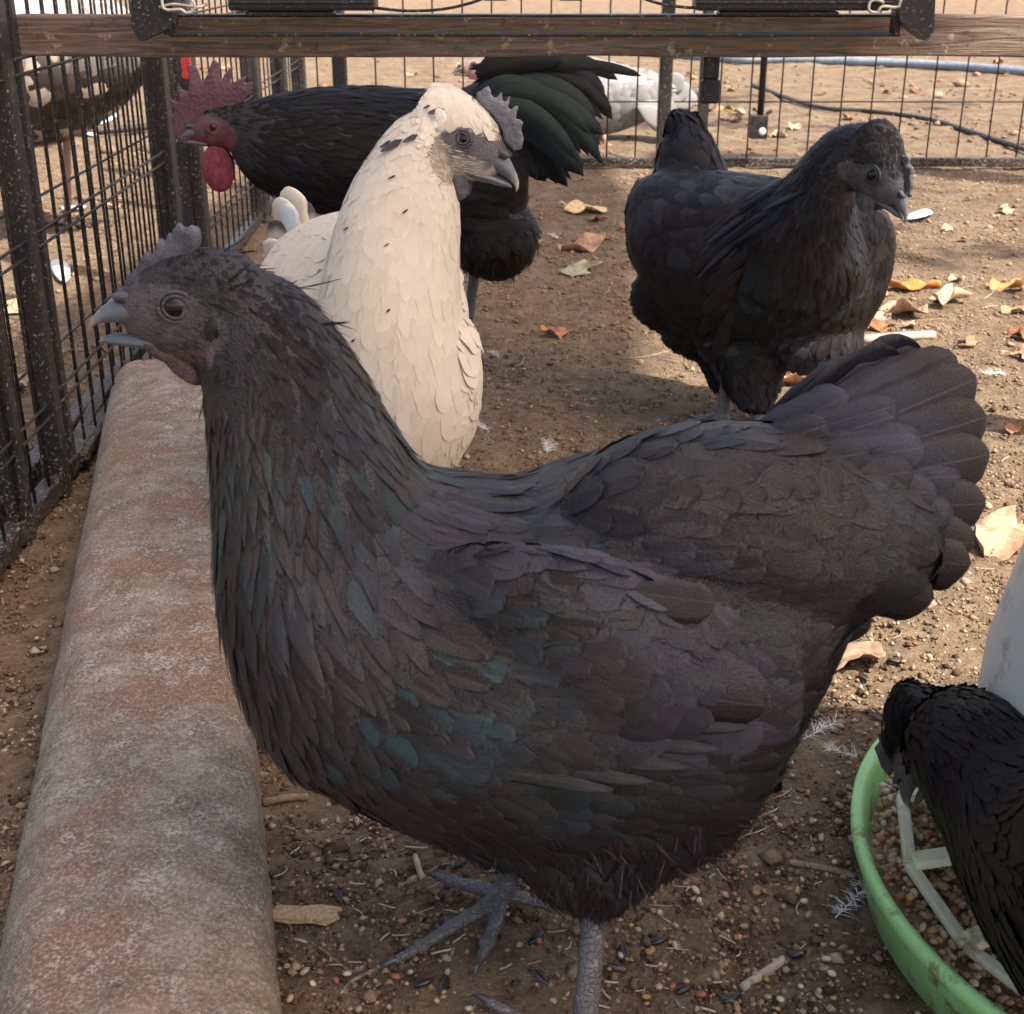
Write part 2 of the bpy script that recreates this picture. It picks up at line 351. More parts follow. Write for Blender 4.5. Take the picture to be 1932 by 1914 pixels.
# ------------------------------------------------------------------ kerb
KA, KB = Vector((-.192, .508, 0)), Vector((-.452, 1.66, 0))
def build_kerb():
    d = (KB-KA).normalized(); s = Vector((d.y, -d.x, 0)); p0 = KA - d*.5; Lk = (KB-p0).length
    prof = [(-.088, -.03), (-.084, .015), (-.074, .045), (-.054, .064), (-.026, .071), (.010, .073), (.045, .072), (.064, .066), (.074, .050), (.077, .02), (.078, -.03)]
    pr = crom(prof, 9); n = 800; V = []; nc = len(pr)
    for i in range(n):
        t = i/(n-1); q = p0 + d*(Lk*t); w = lerp(1.03, .88, t)
        if t > .985: w *= 1-((t-.985)/.015)**2*.12
        for (a, b_) in pr: V.append(q + s*(a*w) + Vector((0, 0, b_*(1 if t < .985 else 1-((t-.985)/.015)**2*.2))))
    V = np.array(V); nn = vnoise(V[:, 1]+V[:, 2], V[:, 0]*1.7, 30, 3)*.0035 + vnoise(V[:, 1], V[:, 0]+V[:, 2], 110, 4)*.0018 + vnoise(V[:, 1], V[:, 0]*3, 7, 6)*.005 + vnoise(V[:, 1], V[:, 0]+V[:, 2], 260, 8)*.0016 + vnoise(V[:, 1], V[:, 0]-V[:, 2], 48, 9)**2*.008
    V[:, 2] += nn; V[:, 0] += nn*.6
    f = [];
    for i in range(n-1):
        for j in range(nc-1): f.append((i*nc+j, i*nc+j+1, (i+1)*nc+j+1, (i+1)*nc+j))
    f.append(tuple(range(nc))); f.append(tuple((n-1)*nc+j for j in range(nc-1, -1, -1)))
    o = mk('concrete_kerb', V, f, M['kerb'])
    tag(o, 'long rounded concrete kerb stained rusty orange running back along the left side', 'kerb')
build_kerb()
# ------------------------------------------------------------------ feathers
def fprof(t, P):
    rnd = np.minimum(1, (t/.30)**.6) * np.sqrt(np.clip(1-(np.clip(t-.62, 0, 1)/.38)**2, 0, 1))
    pnt = np.minimum(1, (t/.25)**.6) * (1-np.clip(t-.25, 0, 1)/.75)**.75
    return rnd*(1-P) + pnt*P
def spread_feathers(name, root, dirn, nrm, L, Wd, P, lift, col, mat, parent, bvh=None, nv=6, sink=.0, crown=.15, side_jit=0.0, dark=.45):
    n = len(root); t = 1-(1-np.linspace(0, 1, nv))**1.5; dirn = dirn - nrm*(dirn*nrm).sum(1)[:, None]
    dirn /= np.linalg.norm(dirn, axis=1)[:, None] + 1e-9; side = np.cross(dirn, nrm)
    Pn = root[:, None] + dirn[:, None]*(L[:, None, None]*t[None, :, None]); Nn = np.repeat(nrm[:, None], nv, 1)
    if bvh is not None:
        Q = Pn.reshape(-1, 3); out = np.empty_like(Q); no = np.empty_like(Q)
        for i, q in enumerate(Q):
            loc, nn, _, _ = bvh.find_nearest(Vector(q)); out[i] = loc; no[i] = nn
        near = out.reshape(n, nv, 3); nn = no.reshape(n, nv, 3)
        wgt = np.linspace(1, .75, nv)[None, :, None]; Pn = near*wgt + Pn*(1-wgt)
        for k in range(3): nn[:, 1:-1] = (nn[:, :-2]+nn[:, 1:-1]*1.5+nn[:, 2:])/3.5
        Nn = nn/(np.linalg.norm(nn, axis=2)[..., None]+1e-9)
    h = -sink + lift[:, None]*L[:, None]*t[None]**1.15; Pn = Pn + Nn*h[..., None]
    w = fprof(t[None], P[:, None])*Wd[:, None]; u = np.array([-1., 0, 1.])
    S = np.cross(np.gradient(Pn, axis=1), Nn); S /= np.linalg.norm(S, axis=2)[..., None]+1e-9
    V = Pn[:, :, None] + S[:, :, None]*(w[:, :, None]*u)[..., None] + Nn[:, :, None]*((1-u**2)*crown*w[:, :, None])[..., None]
    k = nv*3; V = V.reshape(-1, 3); i = np.arange(nv*3).reshape(nv, 3)
    q = np.stack([i[:-1, :-1], i[:-1, 1:], i[1:, 1:], i[1:, :-1]], -1).reshape(-1, 4)
    Fc = (q[None]+(np.arange(n)*k)[:, None, None]).reshape(-1, 4)
    uv = np.stack(np.broadcast_arrays((u*.5+.5)[None, :], t[:, None]), -1).reshape(-1, 2)
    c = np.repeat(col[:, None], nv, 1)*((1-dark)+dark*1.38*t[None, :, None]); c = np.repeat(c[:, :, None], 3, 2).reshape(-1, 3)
    o = mk(name, V, Fc, mat, parent, uv=np.tile(uv, (n, 1)), col=c); o['kind'] = 'stuff'; return o
def big_feather(name, base, tip, width, nrm, mat, parent, col=(.02, .018, .019), bow=0.0, cup=.12, P=0.0, edge=None, nv=14, bend=0.0):
    """one flight or tail feather as a thin solid vane with a raised shaft"""
    base, tip, nrm = [np.array(v, float) for v in (base, tip, nrm)]; d = tip-base; L = np.linalg.norm(d); d /= L
    s = np.cross(d, nrm); s /= np.linalg.norm(s); nrm = np.cross(s, d); nu = 7; V = []; uv = []; cc = []
    ed = rng.normal(0, .022, (nv, nu)); col = np.array(col)
    for j in range(nv):
        t = 1-(1-j/(nv-1))**2.2; w = float(fprof(np.array(t), P) if P else min(1, (t/.5)**.45)*math.sqrt(max(0, 1-(max(0, t-.80)/.20)**2)))*width
        c = base + d*L*t + s*bow*L*math.sin(math.pi*t*.5)**2 + nrm*bend*L*t*t
        for k in range(nu):
            u = -1+2*k/(nu-1); uu = u*(.8 if u < 0 else 1.15)
            V.append(c + s*w*uu*(1+ed[j, k]*abs(u)*2) + nrm*(cup*w*(1-u*u)) - d*w*.12*u*u*t); uv.append((k/(nu-1), t))
            cc.append(col if edge is None else col+(np.array(edge)-col)*float(smooth(.70, .95, t+abs(u)*.12)))
    i = np.arange(nv*nu).reshape(nv, nu); q = np.stack([i[:-1, :-1], i[:-1, 1:], i[1:, 1:], i[1:, :-1]], -1).reshape(-1, 4)
    V = np.array(V); o = mk(name, V, q, mat, parent, uv=np.array(uv), col=np.array(cc))
    m = o.modifiers.new('thick', 'SOLIDIFY'); m.thickness = .0004; return o
# ------------------------------------------------------------------ bird bodies
class Bird:
    def __init__(s, name, label, cat, loc, o=None, n=None, group=None):
        s.root = empty(name, loc, label, cat, group); s.tubes = []; s.smp = []; s.o = o; s.nv = n; s.heads = []
    def pt(s, px, py): return onP(px, py, s.o, s.nv)
    def sec(s, tx, ty, bx, by, hw, shrink=.94):
        a, b = s.pt(tx, ty), s.pt(bx, by); c = (a+b)/2; U = (a-b)/2*shrink; S = s.nv.normalized()*hw; return (*c, *U, *S)
    def tube(s, secs, L=(.02,), W=(.006,), H=(.12,), P=(0.,), skin=(.018,.016,.017), nsub=8, nc=28, ang=None, kind=0, skinf=None, feathers=1.0):
        A = crom(secs, nsub); n = len(A); T = np.gradient(A[:, :3], axis=0); T /= np.linalg.norm(T, axis=1)[:, None]+1e-9; V = []
        th = 2*math.pi*np.arange(nc)/nc
        for r in A: V.append(r[:3]+np.cos(th)[:, None]*r[3:6]+np.sin(th)[:, None]*r[6:9])
        V = np.array(V)
        Tf = np.gradient(V, axis=0); Tf /= np.linalg.norm(Tf, axis=2)[..., None]+1e-9
        s.tubes.append((V.reshape(-1, 3), ring_faces(n, nc)))
        tt = np.linspace(0, 1, n)[:, None]*np.ones((1, nc))
        f = lambda a: np.interp(tt, np.linspace(0, 1, len(a)), a)
        fe = f(feathers) if hasattr(feathers, '__len__') else np.full(tt.shape, feathers)
        sk = np.broadcast_to(np.array(skin), (n, nc, 3)).reshape(-1, 3)
        s.smp.append(dict(p=V.reshape(-1, 3), T=Tf.reshape(-1, 3), L=f(L).ravel(), W=f(W).ravel(), H=f(H).ravel(), P=f(P).ravel(), t=tt.ravel(), k=np.full(n*nc, kind), fe=fe.ravel(), sk=sk))
    def blob(s, c, ax, flow, **k):
        V, f = ellip_vf(c, ax, 14, 20); s.tubes.append((V, f)); n = len(V); g = lambda v: np.full(n, float(v))
        s.smp.append(dict(p=V, T=np.tile(np.array(Vector(flow).normalized()), (n, 1)), L=g(k.get('L', .02)), W=g(k.get('W', .006)), H=g(k.get('H', .12)), P=g(k.get('P', 0)), t=g(k.get('t', .5)), k=np.full(n, k.get('kind', 0)), fe=g(k.get('fe', 1)), sk=np.tile(np.array(k.get('skin', (.018,.016,.017))), (n, 1))))
    def build(s, vox, it=5, skinmat='skin'):
        V, f = join_vf(s.tubes); me = remesh(V, f, vox, it); s.V, s.N = me_arrays(me)
        s.q = {k: np.concatenate([d[k] for d in s.smp]) for k in s.smp[0]}
        kd = KDTree(len(s.q['p']));
        for i, p in enumerate(s.q['p']): kd.insert(p, i)
        kd.balance(); s.kd = kd
        idx = np.array([kd.find(v)[1] for v in s.V]); col = s.q['sk'][idx].copy()
        for h in s.heads: col = h.paint(s.V, col)
        a = me.color_attributes.new('Col', 'FLOAT_COLOR', 'POINT'); c = np.ones((len(s.V), 4), np.float32); c[:, :3] = col; a.data.foreach_set('color', c.ravel())
        s.body = link('body', me, M[skinmat], s.root)
        polys = [tuple(p.vertices) for p in me.polygons]; s.bvh = BVHTree.FromPolygons([Vector(v) for v in s.V], polys)
        me.calc_loop_triangles(); tr = np.empty(len(me.loop_triangles)*3, np.int32); me.loop_triangles.foreach_get('vertices', tr); s.tr = tr.reshape(-1, 3)
        e = np.cross(s.V[s.tr[:, 1]]-s.V[s.tr[:, 0]], s.V[s.tr[:, 2]]-s.V[s.tr[:, 0]]); s.ar = np.linalg.norm(e, axis=1)/2
    def surf(s, n):
        i = rng.choice(len(s.tr), n, p=s.ar/s.ar.sum()); a, b = rng.random((2, n)); k = a+b > 1; a[k], b[k] = 1-a[k], 1-b[k]
        t = s.tr[i]; w = np.stack([1-a-b, a, b], -1)[..., None]
        P = (s.V[t]*w).sum(1); N = (s.N[t]*w).sum(1); N /= np.linalg.norm(N, axis=1)[:, None]+1e-9
        T = np.zeros_like(P); idx = np.empty(n, int)
        for j, p in enumerate(P):
            r = s.kd.find_n(p, 5); idx[j] = r[0][1]
            for (_, ii, dd) in r: T[j] += s.q['T'][ii]/(dd+.002)
        return P, N, T/(np.linalg.norm(T, axis=1)[:, None]+1e-9), idx
    def plumage(s, ncand, colf, name='plumage', mat='feather', dens=1.0, jit=.12, nv=6, crown=.16, kinds=None, dark=.45, scale=1.0, sink=.0006, Wm=1.0):
        P, N, T, idx = s.surf(ncand); q = s.q; ok = q['fe'][idx] > rng.random(len(P))
        for h in s.heads: ok &= ~h.bare(P)
        if kinds is not None: ok &= np.isin(q['k'][idx], kinds)
        P, N, T, idx = P[ok], N[ok], T[ok], idx[ok]; L, W_, H, Po = [q[k][idx].copy() for k in 'LWHP']
        for h in s.heads: L, W_, Po = h.fsize(P, L, W_, Po)
        L *= scale; W_ *= scale; R = np.sqrt(L*W_)*.52/dens; acc = []; cell = {}; cs = R.max()
        for i in range(len(P)):
            c = tuple(np.floor(P[i]/cs).astype(int)); good = True; r2 = R[i]**2
            for dx in (-1, 0, 1):
                for dy in (-1, 0, 1):
                    for dz in (-1, 0, 1):
                        for j in cell.get((c[0]+dx, c[1]+dy, c[2]+dz), ()):
                            d = P[i]-P[j]
                            if d[0]*d[0]+d[1]*d[1]+d[2]*d[2] < r2: good = False; break
                        if not good: break
                    if not good: break
                if not good: break
            if good: acc.append(i); cell.setdefault(c, []).append(i)
        P, N, T, L, W_, H, Po, idx = [a[acc] for a in (P, N, T, L, W_, H, Po, idx)]; n = len(P)
        D = T + rng.normal(0, jit, (n, 3)); L = L*rng.uniform(.75, 1.3, n); W_ = W_*rng.uniform(.75, 1.2, n)*Wm
        col = colf(P, N, q['t'][idx], q['k'][idx], n); H = H*rng.uniform(.5, 1.5, n)
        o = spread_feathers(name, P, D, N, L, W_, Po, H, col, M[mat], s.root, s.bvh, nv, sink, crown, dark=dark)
        print(s.root.name, name, n); return o
    def hairs(s, n, colf, L=.016, W=.0005, lift=.35, mask=None, name='fluff', down=.3):
        P, N, T, idx = s.surf(n); ok = np.ones(n, bool)
        if mask is not None: ok = mask(P, s.q['k'][idx], s.q['t'][idx])
        for h in s.heads: ok &= ~h.bare(P)
        P, N, T, idx = P[ok], N[ok], T[ok], idx[ok]; n = len(P)
        D = T+rng.normal(0, .35, (n, 3)); D[:, 2] -= down; N2 = N+D*.3+rng.normal(0, .2, (n, 3)); N2 /= np.linalg.norm(N2, axis=1)[:, None]
        col = colf(P, N, s.q['t'][idx], s.q['k'][idx], n)
        return spread_feathers(name, P, D, N2, L*rng.uniform(.5, 1.4, n), W*rng.uniform(.6, 1.4, n), np.full(n, .8), np.full(n, lift)*rng.uniform(.3, 1.5, n), col, M['fluff'], s.root, None, 5, .001, 0)
class Head:
    """local axes: f forward (beak), u up, w sideways; the eye is the origin, one unit is about 7 mm"""
    def __init__(s, bird, O, f, up, k, face=(.09,.08,.085), lower=None, low=-2.6, crest=1.5, feather=(.0045, .0016), back=-3.4, fk=1.0):
        s.b = bird; s.O = Vector(O); f = Vector(f).normalized(); up = Vector(up); u = (up-f*up.dot(f)).normalized(); w = f.cross(u)
        s.f, s.u, s.w, s.k = f, u, w, k; s.face = face; s.lower = lower or face; s.low = low; s.crest = crest; s.fs = feather; s.back = back
        bird.heads.append(s)
    def P(s, a, b, c=0.0): return s.O + (s.f*a + s.u*b + s.w*c)*s.k
    def loc(s, V):
        D = np.asarray(V)-np.array(s.O); return D@np.array(s.f)/s.k, D@np.array(s.u)/s.k, D@np.array(s.w)/s.k
    def isbare(s, a, b): return ((((a-.3)/(.3-s.back))**2+((b+1.5)/(s.crest+1.5+.25*np.clip(a, -3, 3)))**2 < 1) | ((a > 1.0) & (b < s.crest+.1) & (b > -4.6)) | (a > 2.6))
    def near(s, V): a, b, c = s.loc(V); return (np.abs(a) < 8) & (np.abs(b) < 7) & (np.abs(c) < 5), a, b
    def bare(s, V): n, a, b = s.near(V); a = a+rng.normal(0, .18, len(a)); b = b+rng.normal(0, .18, len(b)); return n & s.isbare(a, b)
    def paint(s, V, col):
        n, a, b = s.near(V); k = n & s.isbare(a, b); fc = np.array(s.face); lc = np.array(s.lower)
        m = smooth(s.low+.7, s.low-.7, b+vnoise(a, b, 1.3, 2)*1.5)[:, None]; c = fc*(1-m)+lc*m
        c = c*(1+.7*vnoise(a, b, 2.2, 8)[:, None]); col[k] = c[k]; return col
    def fsize(s, V, L, W, Po):
        n, a, b = s.near(V); t = smooth(-7.5, -3.0, a)*n; t = np.where((b < -5.5), 0, t)
        return L*(1-t)+s.fs[0]*t, W*(1-t)+s.fs[1]*t, Po
    def px(s, pts):
        out = []
        for x, y in pts:
            q = onP(x, y, s.O, s.w)-s.O; out.append((q.dot(s.f)/s.k, q.dot(s.u)/s.k))
        return out
    def sections(s, sec=None):
        """skull sections from the brow to the nape, plus any nape extension in local units"""
        sec = sec or [(4.5, .3, -1.2, .45), (3.5, 1.2, -2.5, 1.0), (2.2, 2.3, -3.5, 1.5), (.6, 3.0, -4.3, 1.85), (-1.2, 3.5, -4.8, 2.2), (-3, 3.4, -5.0, 2.5), (-4.6, 2.9, -5.6, 2.7)]
        out = []
        for a, t, b, w in sec: out.append((*s.P(a, (t+b)/2), *(s.u*((t-b)/2*s.k)), *(s.w*(w*s.k))))
        return out
    def tube(s, sec=None, H=.1, **k):
        s.b.tube(s.sections(sec), L=(.004, .005, .009), W=(.0016, .0018, .0028), H=(H,), P=(.5,), nsub=6, nc=28, kind=9, **k)
    def bristles(s, col, dens=.5):
        P, N, T, idx = s.b.surf(40000); a, b, c = s.loc(P); m = (a > -3.6) & (a < 3.6) & (b < 1.8) & (b > -4.8) & (np.abs(c) < 4) & (a*a+b*b > 2.2) & (rng.random(len(P)) < dens*smooth(2.5, -2.5, a)+.12)
        P, N = P[m], N[m]; n = len(P); D = -np.array(s.f)[None]+rng.normal(0, .3, (n, 3))+np.array([[0, 0, -.35]])
        spread_feathers('face_bristles', P, D, N, rng.uniform(.002, .005, n), rng.uniform(.00015, .0003, n)*1.5, np.full(n, .9), np.full(n, .2), np.tile(col, (n, 1))*rng.uniform(.5, 2, (n, 1)), M['fluff'], s.b.root, None, 4, 0, 0)
    def part(s, name, V, Fc, mat, col, label=None):
        o = mk(name, V, Fc, M[mat], s.b.root, col=col)
        if label: o['label'] = label
        return o
    def eyes(s, r=.92, we=1.18, iris=(.09, .022, .008), a=0., b=0., pup=.62, lid=(.06, .055, .06), yaw=.12, hw=1.95):
        off0 = (hw-we)/r; Rv = math.sqrt(max(.1, 1-off0*off0))
        for sg in (-1, 1):
            ax = (s.w*sg+s.f*yaw).normalized(); c = s.P(a, b, sg*we); V, Fc = ellip_vf(c, (ax*r*s.k, s.f*r*s.k, s.u*r*s.k), 20, 24)
            d = (np.array(V)-np.array(c))@np.array(ax)/(r*s.k); rr = np.sqrt(np.clip(1-d*d, 0, 1)); rr = np.where(d > 0, rr, 1)
            col = np.where((rr < pup)[:, None], (.003, .003, .003), np.where((rr < .93)[:, None], iris, (.01, .008, .008)))
            e = s.part('eye', V, Fc, 'eye', col)
            for (R, tr, off, cc) in ((Rv+.10, .13, off0+.02, lid), (Rv+.40, .13, off0-.06, tuple(x*1.2 for x in lid))):
                pts = []; cc0 = s.P(a, b, sg*(we+off*r))
                pts = [cc0+(s.f*math.cos(x)*R*1.05+s.u*math.sin(x)*R*.92)*s.k*r for x in np.linspace(0, 2*math.pi, 17)]
                V, Fc = tube_vf(pts, tr*s.k, 8, 2); s.part('eyelid', V, Fc, 'skin', np.tile(cc, (len(V), 1)))
    def beak(s, gape=1.0, base=(.10, .11, .13), tip=(.42, .33, .22), mouth=(.20, .05, .05), scale=1.0, long=1.0):
        def lo(secs, nm, tipc, bs):
            A = crom([(*s.P(2.4+(a-2.4)*long, (t+b)/2), *(s.u*((t-b)/2*s.k)), *(s.w*(w*s.k))) for a, t, b, w in secs], 7); th = 2*math.pi*np.arange(20)/20
            V = np.concatenate([r[:3]+np.cos(th)[:, None]*r[3:6]+(np.sin(th)*(1-.25*np.cos(th)))[:, None]*r[6:9] for r in A])
            a, b_, c_ = s.loc(V); m = smooth(5.2, 6.3, a+vnoise(a, b_, 3, 5)*.5)[:, None]; s.part(nm, V, ring_faces(len(A), 20), 'beak', np.array(bs)*(1-m)+np.array(tipc)*m)
        lo([(2.0, .9, -1.6, 1.15), (2.9, 1.0, -1.75, 1.12), (3.8, .55, -1.62, .88), (4.6, -.02, -1.58, .62), (5.4, -.65, -1.66, .38), (6.0, -1.25, -1.92, .19), (6.28, -1.8, -2.3, .07)], 'upper_beak', tip, base)
        g = gape*.62
        lo([(1.4, -1.9-g*.1, -3.1, 1.15), (2.6, -1.75-g*.6, -2.95-g*.5, 1.0), (3.8, -1.68-g*.9, -2.62-g*.9, .7), (4.8, -1.7-g*1.1, -2.42-g*1.12, .42), (5.5, -1.8-g*1.35, -2.15-g*1.3, .18), (5.72, -1.95-g*1.5, -2.1-g*1.5, .05)], 'lower_beak', tip, [x*.8 for x in base])
        if gape > .3:
            V, Fc = ellip_vf(s.P(2.4, -2.05), (s.f*1.5*s.k, s.u*.32*s.k, s.w*.8*s.k)); s.part('tongue', V, Fc, 'comb', np.tile(mouth, (len(V), 1)))
        for sg in (-1, 1):
            V, Fc = ellip_vf(s.P(3.75, .02, sg*.80), (s.f*.5*s.k, s.u*.15*s.k, s.w*.16*s.k)); s.part('nostril', V, Fc, 'skin', np.tile((.008, .007, .008), (len(V), 1)))
            V, Fc = ellip_vf(s.P(3.7, .32, sg*.70), (s.f*.75*s.k, s.u*.32*s.k, s.w*.28*s.k)); s.part('cere', V, Fc, 'skin', np.tile([x*.75 for x in base], (len(V), 1)))
    def comb(s, pts, thick=.42, col=(.12, .12, .13), tipc=None, name='comb', wob=.25):
        pts = list(pts); V = []; n = len(pts)
        for sg in (-1, 1):
            for (a, b) in pts: V.append(s.P(a, b, sg*thick))
        Fc = [tuple(range(n)), tuple(range(2*n-1, n-1, -1))] + [(j, j+n, (j+1) % n+n, (j+1) % n) for j in range(n)]
        me = remesh(V, Fc, s.k*.17, 5); P, N = me_arrays(me); a, b, c = s.loc(P)
        mid = np.mean([p[1] for p in pts]); hi = np.clip((b-mid)/3, -.5, 1)
        P = P - np.array(s.w)*(c*s.k*np.clip(hi, 0, 1)*.45)[:, None] + np.array(s.w)*(np.sin(a*1.7)*wob*np.clip(hi+.3, 0, 1)*s.k)[:, None] + N*(vnoise(a*1.0, b, 4, 3)*.16*s.k)[:, None]
        me.vertices.foreach_set('co', P.astype(np.float32).ravel()); m = smooth(-.2, .9, hi+vnoise(a, b, 2, 4)*.5)[:, None]
        cc = np.array(col)*(1-m)+np.array(tipc or [x*1.3 for x in col])*m
        at = me.color_attributes.new('Col', 'FLOAT_COLOR', 'POINT'); c4 = np.ones((len(P), 4), np.float32); c4[:, :3] = cc; at.data.foreach_set('color', c4.ravel())
        return link(name, me, M['comb'], s.b.root)
    def lobe(s, name, a, b, w, ra, rb, rw, col, both=True, tilt=0.0, mat='comb'):
        for sg in ((-1, 1) if both else (1,)):
            fa = s.f*math.cos(tilt)+s.u*math.sin(tilt); ub = s.u*math.cos(tilt)-s.f*math.sin(tilt)
            V, Fc = ellip_vf(s.P(a, b, sg*w), (s.w*rw*s.k, fa*ra*s.k, ub*rb*s.k), 16, 24)
            x, y, z = s.loc(V); nn = vnoise(x*1.0, y+sg*9, 1.6, 7)*.3+vnoise(x, y, 4, 2)*.12
            V = V+np.array(s.w)[None]*(nn*sg*s.k*rw*1.5)[:, None]; s.part(name, V, Fc, mat, np.array(col)*(1+.8*vnoise(x, y, 2.5, 4))[:, None])
def claw_foot(bird, shank, toes, r=.0052, spur=None, scale=1.0, rk=1.0, mat='leg'):
    """shank and toes (lists of points) grown together into one scaly leg, claws as children"""
    G = lambda p: Vector((p[0], p[1], p[2]+float(ground_z(p[0], p[1]))+.003))
    shank = list(shank[:-1])+[G(shank[-1])]; toes = [[G(q) for q in t] for t in toes]
    vf = [tube_vf(shank, [r*1.05, r*.95, r*1.0, r*1.2][:len(shank)] if len(shank) <= 4 else r, 14, 6)]
    for tpts in toes:
        k = len(tpts); rr = list(np.linspace(r*.82, r*.42, k)); vf.append(tube_vf(tpts, rr, 12, 6, .85))
        for i in range(1, k-1): vf.append(ellip_vf(tpts[i], ((r*.80, 0, 0), (0, r*.80, 0), (0, 0, r*.55)), 8, 10))
    V, Fc = join_vf(vf); me = remesh(V, Fc, .0011*rk, 3); o = link('leg', me, M[mat], bird.root)
    for tpts in toes:
        e = Vector(tpts[-1]); d = (e-Vector(tpts[-2])).normalized(); q = [e-d*.002, e+d*.005+Vector((0, 0, .0008)), e+d*.011-Vector((0, 0, .002))]
        V, Fc = tube_vf(q, [r*.36, r*.26, r*.04], 8, 4); c = mk('claw', V, Fc, M['beak'], bird.root, col=np.tile((.05, .048, .05), (len(V), 1)))
    return o
BLK = np.array((.0100, .0086, .0088)); BRN = np.array((.022, .0142, .0115)); TEAL = np.array((.012, .052, .060)); LIL = np.array((.042, .044, .066)); GRY = np.array((.026, .026, .029))  # LIL puts bluish highlights, TEAL an iridescent sheen, into the feather colour
def barb_cols(k=1.0):
    def f(P, N, t, kd, n):
        a = vnoise(P[:, 0]+P[:, 1], P[:, 2], 26, 11)+.5; c = BLK*(1-a[:, None])+BRN*a[:, None]; r = rng.random(n); c[r > .86] = LIL*.9; return c*k*rng.uniform(.6, 1.3, (n, 1))
    return f
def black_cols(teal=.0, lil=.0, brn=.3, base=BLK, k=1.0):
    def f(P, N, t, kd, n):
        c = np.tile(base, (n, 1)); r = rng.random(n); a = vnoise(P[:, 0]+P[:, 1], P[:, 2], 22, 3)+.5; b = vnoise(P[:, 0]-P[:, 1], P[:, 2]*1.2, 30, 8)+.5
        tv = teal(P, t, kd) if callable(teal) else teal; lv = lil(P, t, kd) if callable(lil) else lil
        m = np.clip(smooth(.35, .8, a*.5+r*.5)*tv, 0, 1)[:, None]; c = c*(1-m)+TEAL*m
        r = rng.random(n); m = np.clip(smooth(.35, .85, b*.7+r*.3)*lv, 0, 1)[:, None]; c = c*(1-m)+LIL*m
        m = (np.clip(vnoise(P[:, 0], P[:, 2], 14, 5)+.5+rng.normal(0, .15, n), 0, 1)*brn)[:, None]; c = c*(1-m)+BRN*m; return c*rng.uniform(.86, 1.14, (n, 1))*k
    return f
